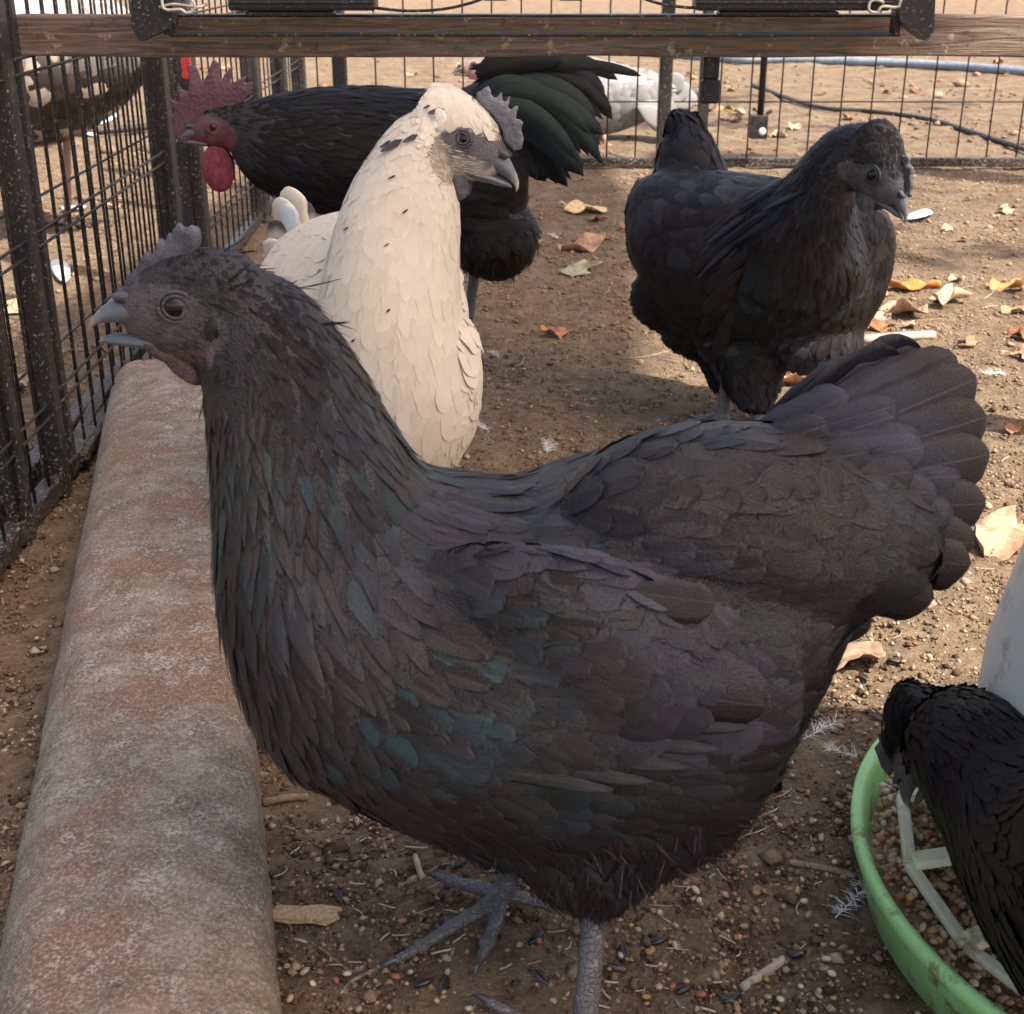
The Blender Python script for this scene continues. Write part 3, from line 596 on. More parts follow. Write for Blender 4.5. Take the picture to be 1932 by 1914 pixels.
# ------------------------------------------------------------------ black hen in front
def hen_front():
    Y = .61; B = Bird('hen', 'large black hen walking in front, beak open, teal sheen on her neck, fanned tail', 'hen', (.0, Y, 0), Vector((0, Y, .2)), Vector((0, 1, 0)))
    k = .0072; e = B.pt(345, 566); h = Head(B, e, (-1, 0, 0.02), (0, 0, 1), k, face=(.060, .052, .054), lower=(.070, .038, .040), low=-2.6, crest=1.15, feather=(.0075, .0026))
    h.tube()
    S = B.sec; Np = lambda x, y, d=0.: onY(x, y, Y+d); Mr = lambda p: Vector((p[0], 2*Y-p[1], p[2]))
    B.tube([S(440, 492, 372, 668, .0165), S(505, 505, 370, 700, .020), S(575, 545, 378, 745, .026), S(650, 630, 386, 830, .034), S(705, 715, 392, 925, .042), S(752, 800, 396, 1010, .052), S(812, 885, 400, 1110, .062), S(900, 905, 425, 1225, .072), S(1000, 908, 470, 1355, .080), S(1090, 885, 560, 1455, .086)],
        L=(.007, .013, .020, .028, .034, .033, .032), W=(.0022, .0032, .0042, .0055, .0065, .0080, .010), H=(.12, .10, .08, .07, .06), P=(.8, .8, .75, .7, .6, .3, .1), kind=1)
    B.tube([S(930, 915, 430, 1240, .066), S(1010, 910, 500, 1370, .080), S(1090, 872, 620, 1470, .088), S(1190, 842, 770, 1545, .094), S(1300, 822, 935, 1600, .094), S(1410, 815, 1120, 1640, .090), S(1510, 815, 1300, 1600, .082), S(1570, 830, 1400, 1470, .068), S(1620, 870, 1480, 1350, .052), S(1650, 920, 1530, 1250, .036), S(1670, 960, 1570, 1190, .02)],
        L=(.026, .026, .028, .030, .032, .034, .034), W=(.0095, .0095, .010, .010, .0105, .011, .010), H=(.05, .05, .06, .06, .08), P=(.05, .0, .0, .05, .15), kind=2)
    # thighs
    for sg, px, py in ((-1, 1165, 1540), (1, 1010, 1500)):
        c = Np(px, py, sg*.040); a = Np(px-38, 1705 if sg < 0 else 1615, sg*.042)
        B.tube([(*(c+Vector((.02, 0, .05))), .055, 0, .0, 0, .035, 0), (*c, .058, 0, .012, 0, .036, 0), (*lerp(c, a, .55), .040, 0, .01, 0, .028, 0), (*a, .014, 0, 0, 0, .012, 0)],
            L=(.028, .024, .020, .015), W=(.007, .005, .0035, .003), H=(.08, .14, .2), P=(.3, .7, .9), kind=3)
    B.blob(Np(1330, 1390, -.020), ((.042, 0, .0), (0, .045, 0), (0, 0, .040)), (.5, 0, -1), L=.026, W=.008, H=.14, P=.4, kind=3)
    B.blob(Np(1210, 1500, -.025), ((.042, 0, .0), (0, .040, 0), (0, 0, .042)), (.3, 0, -1), L=.026, W=.008, H=.14, P=.4, kind=3)
    B.blob(Np(1410, 1000, -.026), ((.092, 0, -.012), (0, .046, 0), (.010, 0, .052)), (1, 0, -.25), L=.032, W=.0105, H=.07, P=.1, kind=5)
    # folded wing on the near side and the far one
    for sg in (-1, 1):
        a = [Np(x, y, -d) if sg < 0 else B.pt(x, y)+Vector((0, d, -.01)) for x, y, d in ((800, 1130, .050), (930, 1190, .064), (1090, 1230, .075), (1240, 1265, .078), (1360, 1290, .072), (1430, 1310, .060))]
        hh = (.024, .044, .050, .044, .030, .012); w = (.010, .016, .019, .018, .014, .006)
        B.tube([(*p, 0, 0, q, 0, r, 0) for p, q, r in zip(a, hh, w)], L=(.020, .024, .030, .036, .038), W=(.008, .009, .010, .011, .011), H=(.06, .06, .07), P=(0, 0, .05), kind=4)
    B.build(.0026)
    def teal(P, t, kd): return np.where(kd == 1, 1.15*smooth(.28, .46, t)*smooth(.76, .64, t)+.06, np.where(kd == 2, .75*smooth(.45, .05, t)*(P[:, 2] > .17)+.12, np.where(kd == 4, .45, .05)))
    def lil(P, t, kd): return np.where(kd == 4, .95, np.where(kd == 2, .38, np.where(kd == 1, .42, .15)))
    B.q['P'] = np.clip(B.q['P']+.25*(B.q['k'] != 4), 0, 1); B.q['H'] = B.q['H']*np.where(np.isin(B.q['k'], (2, 4, 5)), .55, .85)
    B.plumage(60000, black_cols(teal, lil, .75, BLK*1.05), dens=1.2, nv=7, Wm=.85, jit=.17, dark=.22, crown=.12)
    B.hairs(90000, barb_cols(1.3), L=.012, W=.00026, lift=.07, mask=lambda P, k_, t: np.isin(k_, (1, 2, 4, 5)), name='barbs', down=.05)
    B.hairs(75000, barb_cols(2.0), L=.017, W=.00028, lift=.30, mask=lambda P, k_, t: ((k_ == 3) | ((k_ == 2) & (P[:, 2] < .17) & (t > .3)) | ((k_ == 2) & (t > .75) & (P[:, 2] < .2))))
    tuft = lambda P, k_, t: ((k_ == 1) & (t < .30) & (P[:, 2] > .33)) | ((k_ == 9) & (P[:, 2] > .36))
    B.hairs(3500, black_cols(0, .1, .5), L=.017, W=.0009, lift=.42, mask=tuft, name='nape_hackles', down=.0)
    B.hairs(9000, black_cols(.1, .3, .5), L=.009, W=.0004, lift=.25, mask=lambda P, k_, t: ((k_ == 1) & (t < .55)) | (k_ == 9), name='neck_fluff', down=.2)
    P, N, T, idx = B.surf(90000); a, b, c = h.loc(P); m = (a > -3.6) & (a < 3.6) & (b < 1.6) & (b > -4.8) & (np.abs(c) < 4) & (a*a+b*b > 2.4) & (rng.random(len(P)) < .5*smooth(2.5, -2.5, a)+.10)
    P, N = P[m], N[m]; n = len(P); D = -np.array(h.f)[None]+rng.normal(0, .3, (n, 3))+np.array([[0, 0, -.35]])
    spread_feathers('face_bristles', P, D, N, rng.uniform(.002, .0045, n), rng.uniform(.00015, .0003, n), np.full(n, .9), np.full(n, .2), np.tile((.02, .017, .017), (n, 1))*rng.uniform(.5, 2, (n, 1)), M['fluff'], B.root, None, 4, 0, 0)
    # tail: a tent of broad feathers, near side, far side
    tips = [(1765, 690, 1440, 850, .046, .000), (1812, 684, 1470, 845, .050, -.004), (1850, 730, 1500, 855, .052, -.010), (1866, 800, 1530, 880, .052, -.016), (1870, 870, 1545, 915, .050, -.022), (1862, 945, 1555, 950, .048, -.027), (1842, 1020, 1560, 985, .046, -.031), (1830, 1075, 1560, 1020, .044, -.034), (1758, 1140, 1545, 1065, .042, -.037), (1640, 1190, 1510, 1110, .036, -.040)]
    for i, (tx, ty, bx, by, wd, dy) in enumerate(tips):
        b0 = Np(bx, by, -.012+dy*.3); t0 = Np(tx, ty, dy); w = wd*.34
        c = lerp(BLK, LIL, random.uniform(.2, .6))*random.uniform(.85, 1.15); ed = BRN*1.0 if i > 3 else BRN*.8  # LIL share paints a blue-grey sheen into the tail colour
        big_feather('tail_feather', b0, t0, w, (0.05, -1, .25-.04*i), M['big_feather'], B.root, c, bow=random.uniform(-.05, .02), cup=.2, edge=ed, bend=-.02)
        if i < 8: big_feather('tail_feather', b0+Vector((0, .02, 0)), t0+Vector((-.012, -2*dy+.012, .0)), w, (0.05, 1, .3), M['big_feather'], B.root, c, cup=.15)
    cov = [(1800, 760, 1450, 850, .95, -.010), (1820, 840, 1480, 880, .95, -.016), (1815, 910, 1490, 910, .95, -.022), (1800, 980, 1500, 950, .95, -.028), (1770, 1060, 1500, 1000, .95, -.034), (1690, 760, 1400, 842, .9, -.012), (1735, 815, 1440, 870, .9, -.020), (1725, 890, 1440, 900, .9, -.034), (1715, 970, 1450, 950, .9, -.042), (1670, 1050, 1440, 1000, .9, -.050),
           (1600, 745, 1400, 838, .9, -.006), (1690, 790, 1440, 858, 1.0, -.014), (1745, 850, 1470, 880, 1.0, -.024), (1770, 930, 1490, 915, 1.0, -.032), (1760, 1010, 1500, 960, 1.0, -.040), (1715, 1085, 1500, 1010, .95, -.046), (1650, 1140, 1480, 1070, .85, -.050),
           (1560, 800, 1380, 860, .8, -.026), (1640, 860, 1400, 890, .85, -.036), (1680, 940, 1420, 935, .85, -.046), (1670, 1030, 1430, 985, .85, -.054), (1610, 1110, 1420, 1040, .8, -.060)]
    for tx, ty, bx, by, w, dy in cov:
        c = lerp(BLK, LIL, random.uniform(.1, .5))*random.uniform(.85, 1.2)
        big_feather('tail_covert', Np(bx, by, dy+.008), Np(tx, ty, dy-.006), .0135*w, (.0, -1, .3), M['big_feather'], B.root, c, bow=random.uniform(-.06, .03), cup=.3, bend=-.05)
    # wing flight feathers, lower edge and tip of the folded wing
    wf = [(880, 1440, 1160, 1478), (900, 1425, 1235, 1460), (960, 1405, 1305, 1432), (1040, 1382, 1365, 1398), (1110, 1350, 1415, 1358), (1200, 1300, 1450, 1318)]
    for i, (bx, by, tx, ty) in enumerate(wf):
        c = (lerp(BLK, GRY, .25) if i < 5 else BLK*.9)
        big_feather('wing_feather', Np(bx, by, -.090), Np(tx, ty, -.097+.002*i), .0052 if i < 5 else .010, (0, -1, .12), M['big_feather'], B.root, c, bow=.05, cup=.18, P=.35 if i < 5 else .0, edge=GRY*1.15 if i < 5 else BLK)
        big_feather('wing_feather', Mr(Np(bx, by, -.092)), Mr(Np(tx, ty, -.088)), .0105, (0, 1, .12), M['big_feather'], B.root, c, bow=-.05, cup=.18)
    for (bx, by, tx, ty, w) in ((1180, 1115, 1350, 1138, .011),):
        big_feather('wing_covert', Np(bx, by, -.087), Np(tx, ty, -.089), w*.9, (0, -1, .15), M['big_feather'], B.root, lerp(GRY, BRN, .6), cup=.08)
    h.eyes(r=1.0, we=1.22, iris=(.026, .011, .008), pup=.58, lid=(.05, .045, .05))
    h.beak(1.0, base=(.085, .095, .115), tip=(.28, .20, .12), mouth=(.09, .03, .03))
    h.comb(h.px([(237, 545), (243, 520), (262, 500), (278, 470), (284, 494), (300, 452), (306, 482), (318, 440), (322, 470), (330, 425), (342, 421), (350, 438), (360, 422), (374, 426), (381, 446), (374, 470), (356, 492), (330, 512), (296, 534), (262, 556)]), .50, (.05, .052, .06), (.10, .105, .12), wob=.5)
    h.lobe('wattle', .2, -4.2, .55, 1.9, .85, .6, (.075, .042, .043), tilt=-.75*-1)
    h.lobe('throat_skin', 1.6, -3.3, .5, 1.5, .6, .6, (.07, .042, .043), tilt=.6)
    h.lobe('ear_lobe', -2.5, -3.2, 2.40, .75, 1.1, .34, (.085, .065, .064))
    h.lobe('ear', -2.5, -1.5, 2.30, .75, 1.0, .34, (.022, .02, .018), mat='fluff')
    h.lobe('ear_hole', -2.7, -1.6, 2.62, .22, .32, .10, (.004, .004, .004), mat='fluff')
    g = lambda px, py, z=.004: onZ(px, py, z)
    a = B.pt(1010, 1560)+Vector((0, .045, 0)); an = g(945, 1712, .012)
    claw_foot(B, [a, lerp(a, an, .45), lerp(a, an, .8), an], [[an, g(900, 1752, .010), g(850, 1783, .007), g(795, 1810, .006), g(745, 1832, .005)], [an, g(935, 1765, .009), g(920, 1810, .007), g(906, 1845, .005)], [an, g(895, 1700, .009), g(855, 1682, .007), g(826, 1668, .006)], [an, g(985, 1715, .006), g(1012, 1722, .004)]], .0068)
    a = Np(1126, 1690, -.040); an = onY(1096, 1990, .535)
    an = Vector((an.x, an.y, .012)); claw_foot(B, [a, lerp(a, an, .4), lerp(a, an, .8), an], [[an, an+Vector((-.03, -.01, -.005)), an+Vector((-.065, -.012, -.007))], [an, an+Vector((-.02, -.028, -.005)), an+Vector((-.05, -.05, -.007))], [an, an+Vector((-.022, .02, -.005)), an+Vector((-.05, .035, -.007))], [an, an+Vector((.022, .002, -.007))]], .0072)
hen_front()
# ------------------------------------------------------------------ white hen
WHT = np.array((.50, .42, .32)); WH2 = np.array((.55, .50, .42))
def white_cols(spot=.0):
    def f(P, N, t, kd, n):
        a = vnoise(P[:, 0]*1.0, P[:, 2], 12, 3)[:, None]+.5; c = WHT*(1-a)+WH2*a; c = c*rng.uniform(.94, 1.03, (n, 1))
        s = rng.random(n) < spot; c[s] = (.05, .045, .05); return c
    return f
def hen_white():
    Y = .98; B = Bird('hen', 'cream white hen with a grey face and small grey comb, behind the big black hen', 'hen', (-.09, Y+.06, 0), Vector((0, Y, .2)), Vector((0, 1, 0)))
    e = onY(878, 259, Y); k = .0098*1.0; f = Vector((.88, -.12, -.44)); h = Head(B, e+Vector((0, .004, 0)), f, (.3, 0, 1), k*.82, face=(.095, .085, .085), lower=(.36, .30, .24), low=-1.5, crest=.95, feather=(.010, .0034), back=-2.2)
    h.tube(sec=[(4.5, .3, -1.2, .45), (3.5, 1.1, -2.5, 1.0), (2.2, 2.1, -3.3, 1.5), (.6, 2.9, -3.9, 1.85), (-1.2, 3.3, -4.3, 2.2), (-3, 3.3, -4.6, 2.6), (-4.6, 2.9, -5.0, 2.8)], skin=WHT, H=.03)
    S = B.sec
    B.tube([S(800, 196, 855, 350, .021), S(745, 225, 868, 385, .026), S(695, 285, 872, 430, .033), S(655, 350, 872, 490, .040), S(625, 430, 874, 555, .050), S(600, 525, 884, 625, .060), S(585, 620, 900, 690, .066), S(580, 700, 912, 740, .068), S(600, 800, 905, 800, .066), S(640, 900, 870, 860, .058), S(680, 960, 830, 930, .04)],
        L=(.012, .018, .022, .024, .022), W=(.0030, .0046, .0068, .0090, .0105), H=(.045, .025, .015, .012), P=(.7, .6, .35, .1, 0), skin=WHT, kind=1)
    # trunk running back-left to the tail
    pts = [onY(740, 640, 1.0), onY(700, 640, 1.08), onY(650, 620, 1.18), onY(600, 580, 1.27), onY(560, 500, 1.34)]; A = []
    for p, a, b in zip(pts, (.085, .10, .10, .075, .035), (.06, .085, .09, .06, .028)): A.append((*p, 0, .02, a, b*.92, b*.4, 0))
    B.tube(A, L=(.024, .030), W=(.0085, .010), H=(.05,), skin=WHT, kind=2)
    # shoulder on the right edge
    B.blob(onY(872, 720, .985)+Vector((0, -.01, 0)), ((.014, 0, 0), (0, .03, 0), (.003, 0, .052)), (-.1, .4, -1), L=.024, W=.008, H=.04, skin=WHT, kind=1)
    B.build(.003)
    B.plumage(52000, white_cols(.0), mat='white_feather', dens=1.4, nv=6, Wm=1.2, jit=.05, dark=.12, crown=.06, sink=-.0005)
    hb = white_cols(0)
    B.hairs(5000, hb, L=.010, W=.0004, lift=.18, mask=lambda P, k_, t: ((k_ == 1) & (t < .35)) | (k_ == 9), name='neck_fluff', down=.3)
    # cheek bristles over the grey face
    P, N, T, idx = B.surf(60000); a, b, c = h.loc(P); m = (a > -3.2) & (a < 3.0) & (b < -.9) & (b > -4.4) & (np.abs(c) < 4) & (rng.random(len(P)) < .80); m |= (a > -.6) & (a < 4.0) & (b > 1.0) & (b < 3.2) & (rng.random(len(P)) < .6)
    P, N = P[m], N[m]; n = len(P); D = np.array(-h.f)*1.0+np.array(h.u)*(-.25+np.where(b[m] > 0, .9, 0))[:, None]+rng.normal(0, .15, (n, 3))
    spread_feathers('face_bristles', P, D, N, rng.uniform(.004, .008, n), rng.uniform(.0002, .0004, n), np.full(n, .9), np.full(n, .15), np.tile((.62, .53, .38), (n, 1)), M['fluff'], B.root, None, 4, 0, 0)
    # dark flecks
    fl = [(838, 208, 12, 30), (762, 265, 15, 44), (790, 256, 11, 30), (742, 268, 9, 26), (812, 200, 5, 14), (700, 300, 4, 18), (672, 640, 5, 10), (736, 583, 5, 9), (748, 332, 4, 16), (662, 430, 4, 14), (770, 395, 4, 14), (610, 510, 5, 14), (735, 460, 3, 12)]
    for fx, fy, w, l in fl:
        d = ray(fx, fy).normalized(); loc, nn, _, dist = B.bvh.ray_cast(EYE, d)
        if loc is None: continue
        D = np.array([[-.8, .1, -.55]])+rng.normal(0, .2, (1, 3)); spread_feathers('dark_feather', np.array([loc]), D, np.array([nn]), np.array([l/2400.]), np.array([w/2400./2.2]), np.array([.5]), np.array([.02]), np.array([[.045, .04, .045]]), M['white_feather'], B.root, None, 6, -.0022, .1)
    # upright tail, pale feathers with black tips
    for bx, by, tx, ty, w, c, yy in ((560, 480, 545, 352, .012, WH2, 1.335), (545, 480, 528, 372, .010, WH2, 1.325), (575, 490, 562, 372, .012, WH2, 1.345), (590, 500, 575, 400, .010, WH2*.9, 1.35), (530, 500, 522, 415, .011, WH2, 1.315), (550, 475, 541, 385, .008, (.50, .54, .58), 1.305), (600, 520, 592, 430, .012, WH2, 1.33), (525, 520, 515, 450, .012, WH2, 1.31), (570, 510, 560, 420, .013, WH2, 1.312)):
        big_feather('tail_feather', onY(bx, by, yy+.02), onY(tx, ty, yy), w*1.25, (-.2, -1, .2), M['white_feather'], B.root, c, cup=.2, edge=(.04, .04, .05) if tx > 560 and ty < 420 or tx == 522 else None)
    h.eyes(r=.86, we=1.2, iris=(.02, .010, .008), pup=.6, lid=(.055, .05, .05))
    h.beak(.08, base=(.085, .085, .095), tip=(.42, .34, .27))
    h.comb(h.px([(896.2, 187.4), (899.6, 174.0), (907.9, 170.0), (923.0, 159.9), (929.0, 190.7), (949.1, 171.3), (944.7, 200.7), (964.8, 178.3), (956.4, 209.1), (979.2, 198.1), (971.5, 222.5), (979.9, 227.5), (988.6, 230.8), (983.2, 247.6), (988.2, 264.3), (983.2, 284.4), (969.8, 284.4), (953.1, 267.6), (944.7, 240.9), (929.7, 217.5), (911.3, 204.1)]), .36, (.12, .115, .13), (.22, .215, .23))
    h.lobe('wattle', 1.0, -4.3, .9, 1.5, 1.35, .35, (.07, .065, .075))
    h.lobe('ear_lobe', -2.9, -2.5, 2.62, .75, 1.5, .4, (.035, .033, .038))
    h.lobe('ear_tuft', -2.7, .3, 2.45, .9, 1.2, .4, (.66, .58, .47), mat='fluff')
    g = onZ
    for x, y in ((.0, 0), (-.055, .05)):
        an = Vector((-.09+x, 1.03+y, .012)); top = an+Vector((-.005, .02, .11))
        claw_foot(B, [top, lerp(top, an, .5), an], [[an, an+Vector((.03, -.03, -.006)), an+Vector((.05, -.055, -.008))], [an, an+Vector((.0, -.04, -.006)), an+Vector((-.004, -.07, -.008))], [an, an+Vector((.04, 0, -.006)), an+Vector((.068, -.004, -.008))], [an, an+Vector((-.01, .028, -.008))]], .0062, rk=1.6)
hen_white()
# ------------------------------------------------------------------ black hen on the right
def hen_right():
    c0 = onY(1440, 492, 1.62); B = Bird('hen', 'compact black hen standing alone on the right, head turned down to the right', 'hen', (c0.x, c0.y, 0))
    hd = Vector((.76, -.65, 0)).normalized(); sd_ = Vector((.65, .76, 0)); up = Vector((0, 0, 1))
    def sc(p, a, b, tilt=0.): return (*p, *(up*a+hd*tilt), *(sd_*b))
    q = lambda s, z: c0+hd*s+up*z
    B.tube([sc(q(.155, .03), .02, .02), sc(q(.145, .015), .060, .055), sc(q(.115, .0), .092, .082), sc(q(.06, -.012), .112, .098), sc(q(.0, -.018), .118, .104), sc(q(-.06, -.012), .112, .100), sc(q(-.115, .0), .095, .085), sc(q(-.155, .02), .070, .062), sc(q(-.185, .04), .04, .035)],
        L=(.020, .022, .025, .028, .03), W=(.006, .0075, .009, .0095, .0095), H=(.06,), P=(.25, .1, 0, 0), kind=2)
    # neck up to the crown
    n0, n1, n2, n3 = onY(1600, 305, 1.455), onY(1570, 345, 1.475), onY(1540, 410, 1.50), onY(1530, 480, 1.53)
    dn = Vector((.5, -.7, .5)).normalized()
    hk = .0088; O = onY(1668, 326, 1.42); f = Vector((.50, -.62, -.60)); h = Head(B, O, f, (.25, -.3, 1), hk, face=(.065, .064, .070), crest=1.1, feather=(.010, .0030), back=-3.6)
    h.tube(sec=[(4.4, .3, -1.2, .5), (3.5, 1.1, -2.3, 1.1), (2.2, 2.2, -3.2, 1.7), (.6, 3.2, -3.8, 2.2), (-1.2, 4.2, -4.4, 2.8), (-3, 4.6, -5.0, 3.3), (-5, 4.2, -6.0, 3.8)])
    sdn = Vector((.66, .72, .1)).normalized()
    B.tube([(*onY(1625, 290, 1.44), *(Vector((.2, -.3, 1))*.034), *(sdn*.030)), (*onY(1585, 320, 1.465), *(Vector((-.2, .2, .9))*.046), *(sdn*.042)), (*onY(1560, 380, 1.495), *(Vector((-.45, .4, .6))*.062), *(sdn*.056)), (*onY(1530, 460, 1.53), *(Vector((-.6, .5, .35))*.088), *(sdn*.075)), (*onY(1500, 530, 1.56), *(Vector((-.6, .5, .2))*.095), *(sdn*.085))],
        L=(.010, .016, .026, .030, .028), W=(.0028, .0036, .0048, .006, .007), H=(.09, .07, .05), P=(.8, .7, .5, .2), kind=1)
    # tail rising from the rump
    B.tube([(*onY(1340, 440, 1.70), *(hd*.07+up*.02), *(sd_*.05)), (*onY(1315, 370, 1.745), *(hd*.066+up*.0), *(sd_*.042)), (*onY(1302, 300, 1.775), *(hd*.046), *(sd_*.030)), (*onY(1296, 245, 1.79), *(hd*.028), *(sd_*.018)), (*onY(1288, 215, 1.795), *(hd*.018), *(sd_*.012))],
        L=(.026, .030, .034), W=(.0095, .0105, .011), H=(.05,), P=(0,), kind=5)
    B.blob(onY(1278, 440, 1.74), (hd*.07, up*.085, sd_*.06), (-.5, .45, -.5), L=.026, W=.0095, H=.05, kind=5)
    B.blob(onY(1268, 560, 1.68), (hd*.052, up*.045, sd_*.05), (-.5, .4, -.7), L=.020, W=.006, H=.14, P=.3, kind=3)
    B.blob(onY(1360, 600, 1.66), (hd*.09, up*.06, sd_*.07), (-.4, .3, -.8), L=.022, W=.007, H=.14, P=.3, kind=3)
    B.blob(onY(1540, 640, 1.55), (hd*.055, up*.04, sd_*.06), (-.2, .1, -1), L=.022, W=.007, H=.12, P=.3, kind=3)
    for (ax, ay, ay2, bx, by, rr) in ((1400, 640, 1.585, 1425, 770, .052), (1385, 640, 1.66, 1372, 735, .050)):
        a, b = onY(ax, ay, ay2), onY(bx, by, ay2-.03)
        B.tube([(*a, *(hd*rr*1.25), *(sd_*rr)), (*lerp(a, b, .5), *(hd*rr*.85), *(sd_*rr*.75)), (*b, *(hd*rr*.36), *(sd_*rr*.34))], L=(.024, .022, .02), W=(.0075, .006, .0045), H=(.12, .2), P=(.3, .6), kind=3)
    B.build(.0042)
    # wing (near side)
    B.hairs(26000, barb_cols(.8), L=.014, W=.0004, lift=.12, mask=lambda P, k_, t: np.isin(k_, (1, 2, 5)), name='barbs', down=.05)
    B.plumage(42000, black_cols(lambda P, t, k: np.where(k == 1, .3, .12), lambda P, t, k: np.where(k == 2, .95*(P[:, 2] > .2), np.where(k == 5, .55, .5)), .6, BLK*.62), dens=1.05, nv=6, mat='dark_feather')  # lilac highlights painted into the feathers of the upper body
    B.hairs(14000, black_cols(0, .1, 1.0, BLK*1.0), L=.016, W=.0005, lift=.4, mask=lambda P, k_, t: k_ == 3)
    B.hairs(5000, black_cols(.0, .2, .3, BLK*.6), L=.012, W=.0005, lift=.3, mask=lambda P, k_, t: (k_ == 9) | ((k_ == 1) & (t < .5)), name='neck_fluff', down=.2)
    for i in range(20):                           # shoulder coverts streaming back over the wing
        s_ = random.random(); bx, by = 1500-130*s_+random.uniform(-20, 20), 345+80*s_+random.uniform(-15, 45); tx, ty = bx-80, by+40+40*s_
        for (dx, dy) in ((0, 0),):
            lb = B.bvh.ray_cast(EYE, ray(bx, by).normalized())[0]; lt = B.bvh.ray_cast(EYE, ray(tx, ty).normalized())[0]
            if lb and lt: big_feather('wing_covert', lb+Vector((0, -.004, .002)), lt+Vector((0, -.010, .006)), .0045, (.2, -.8, .5), M['dark_big'], B.root, lerp(BLK*.8, LIL, random.uniform(.0, .5)), cup=.2, P=.5)
    for i, (bx, by, tx, ty) in enumerate([(1420, 470, 1330, 560), (1410, 500, 1325, 600), (1400, 530, 1320, 640), (1395, 560, 1345, 690), (1400, 440, 1305, 520)]):
        lb = B.bvh.ray_cast(EYE, ray(bx, by).normalized())[0]; lt = B.bvh.ray_cast(EYE, ray(tx, ty).normalized())[0]
        if lb and lt: big_feather('wing_feather', lb+Vector((0, -.002, .0)), lt+Vector((0, -.008, .004)), .009, (-.1, -1, .2), M['dark_big'], B.root, lerp(BLK*.6, BRN, random.uniform(.2, .7)), cup=.2)
    for i in range(7):
        x = 1262+i*10; big_feather('tail_feather', onY(1300, 330, 1.775+.004*i), onY(x, 205+abs(i-2)*7, 1.79+.004*i), .013, (-.2, -1, .1), M['dark_big'], B.root, BLK*.55, cup=.2, bend=.0)
    h.bristles((.02, .02, .022), .4); h.eyes(r=1.0, hw=2.42, we=1.75, iris=(.02, .012, .01), pup=.6, lid=(.028, .027, .03)); h.beak(.05, base=(.075, .078, .09), tip=(.26, .23, .2), scale=1)
    h.comb([(4.3, .9), (4.0, 1.7), (3.2, 2.3), (2.4, 3.3), (1.9, 3.0), (1.4, 3.9), (.6, 3.4), (.8, 2.2), (2.6, 1.0)], .32, (.05, .048, .054), (.10, .10, .11))
    h.lobe('wattle', .9, -3.6, 1.15, 1.5, 1.3, .35, (.075, .073, .08)); h.lobe('ear_lobe', -3.3, -1.2, 2.9, 1.0, 2.0, .5, (.075, .073, .08))
    for (tx, ty, fx, fy, yy) in ((1372, 720, 1362, 786, 1.62), (1430, 770, 1432, 806, 1.56)):
        an = onZ(fx, fy, .012); top = onY(tx, ty, an.y+.005)
        claw_foot(B, [top, lerp(top, an, .5), an], [[an, onZ(fx-30, fy+2, .008), onZ(fx-52, fy-4, .006)], [an, onZ(fx-14, fy+16, .007), onZ(fx-24, fy+32, .005)], [an, onZ(fx+16, fy+12, .007), onZ(fx+34, fy+20, .005)], [an, an+Vector((-.012, .03, -.008))]], .0085, rk=2)
hen_right()
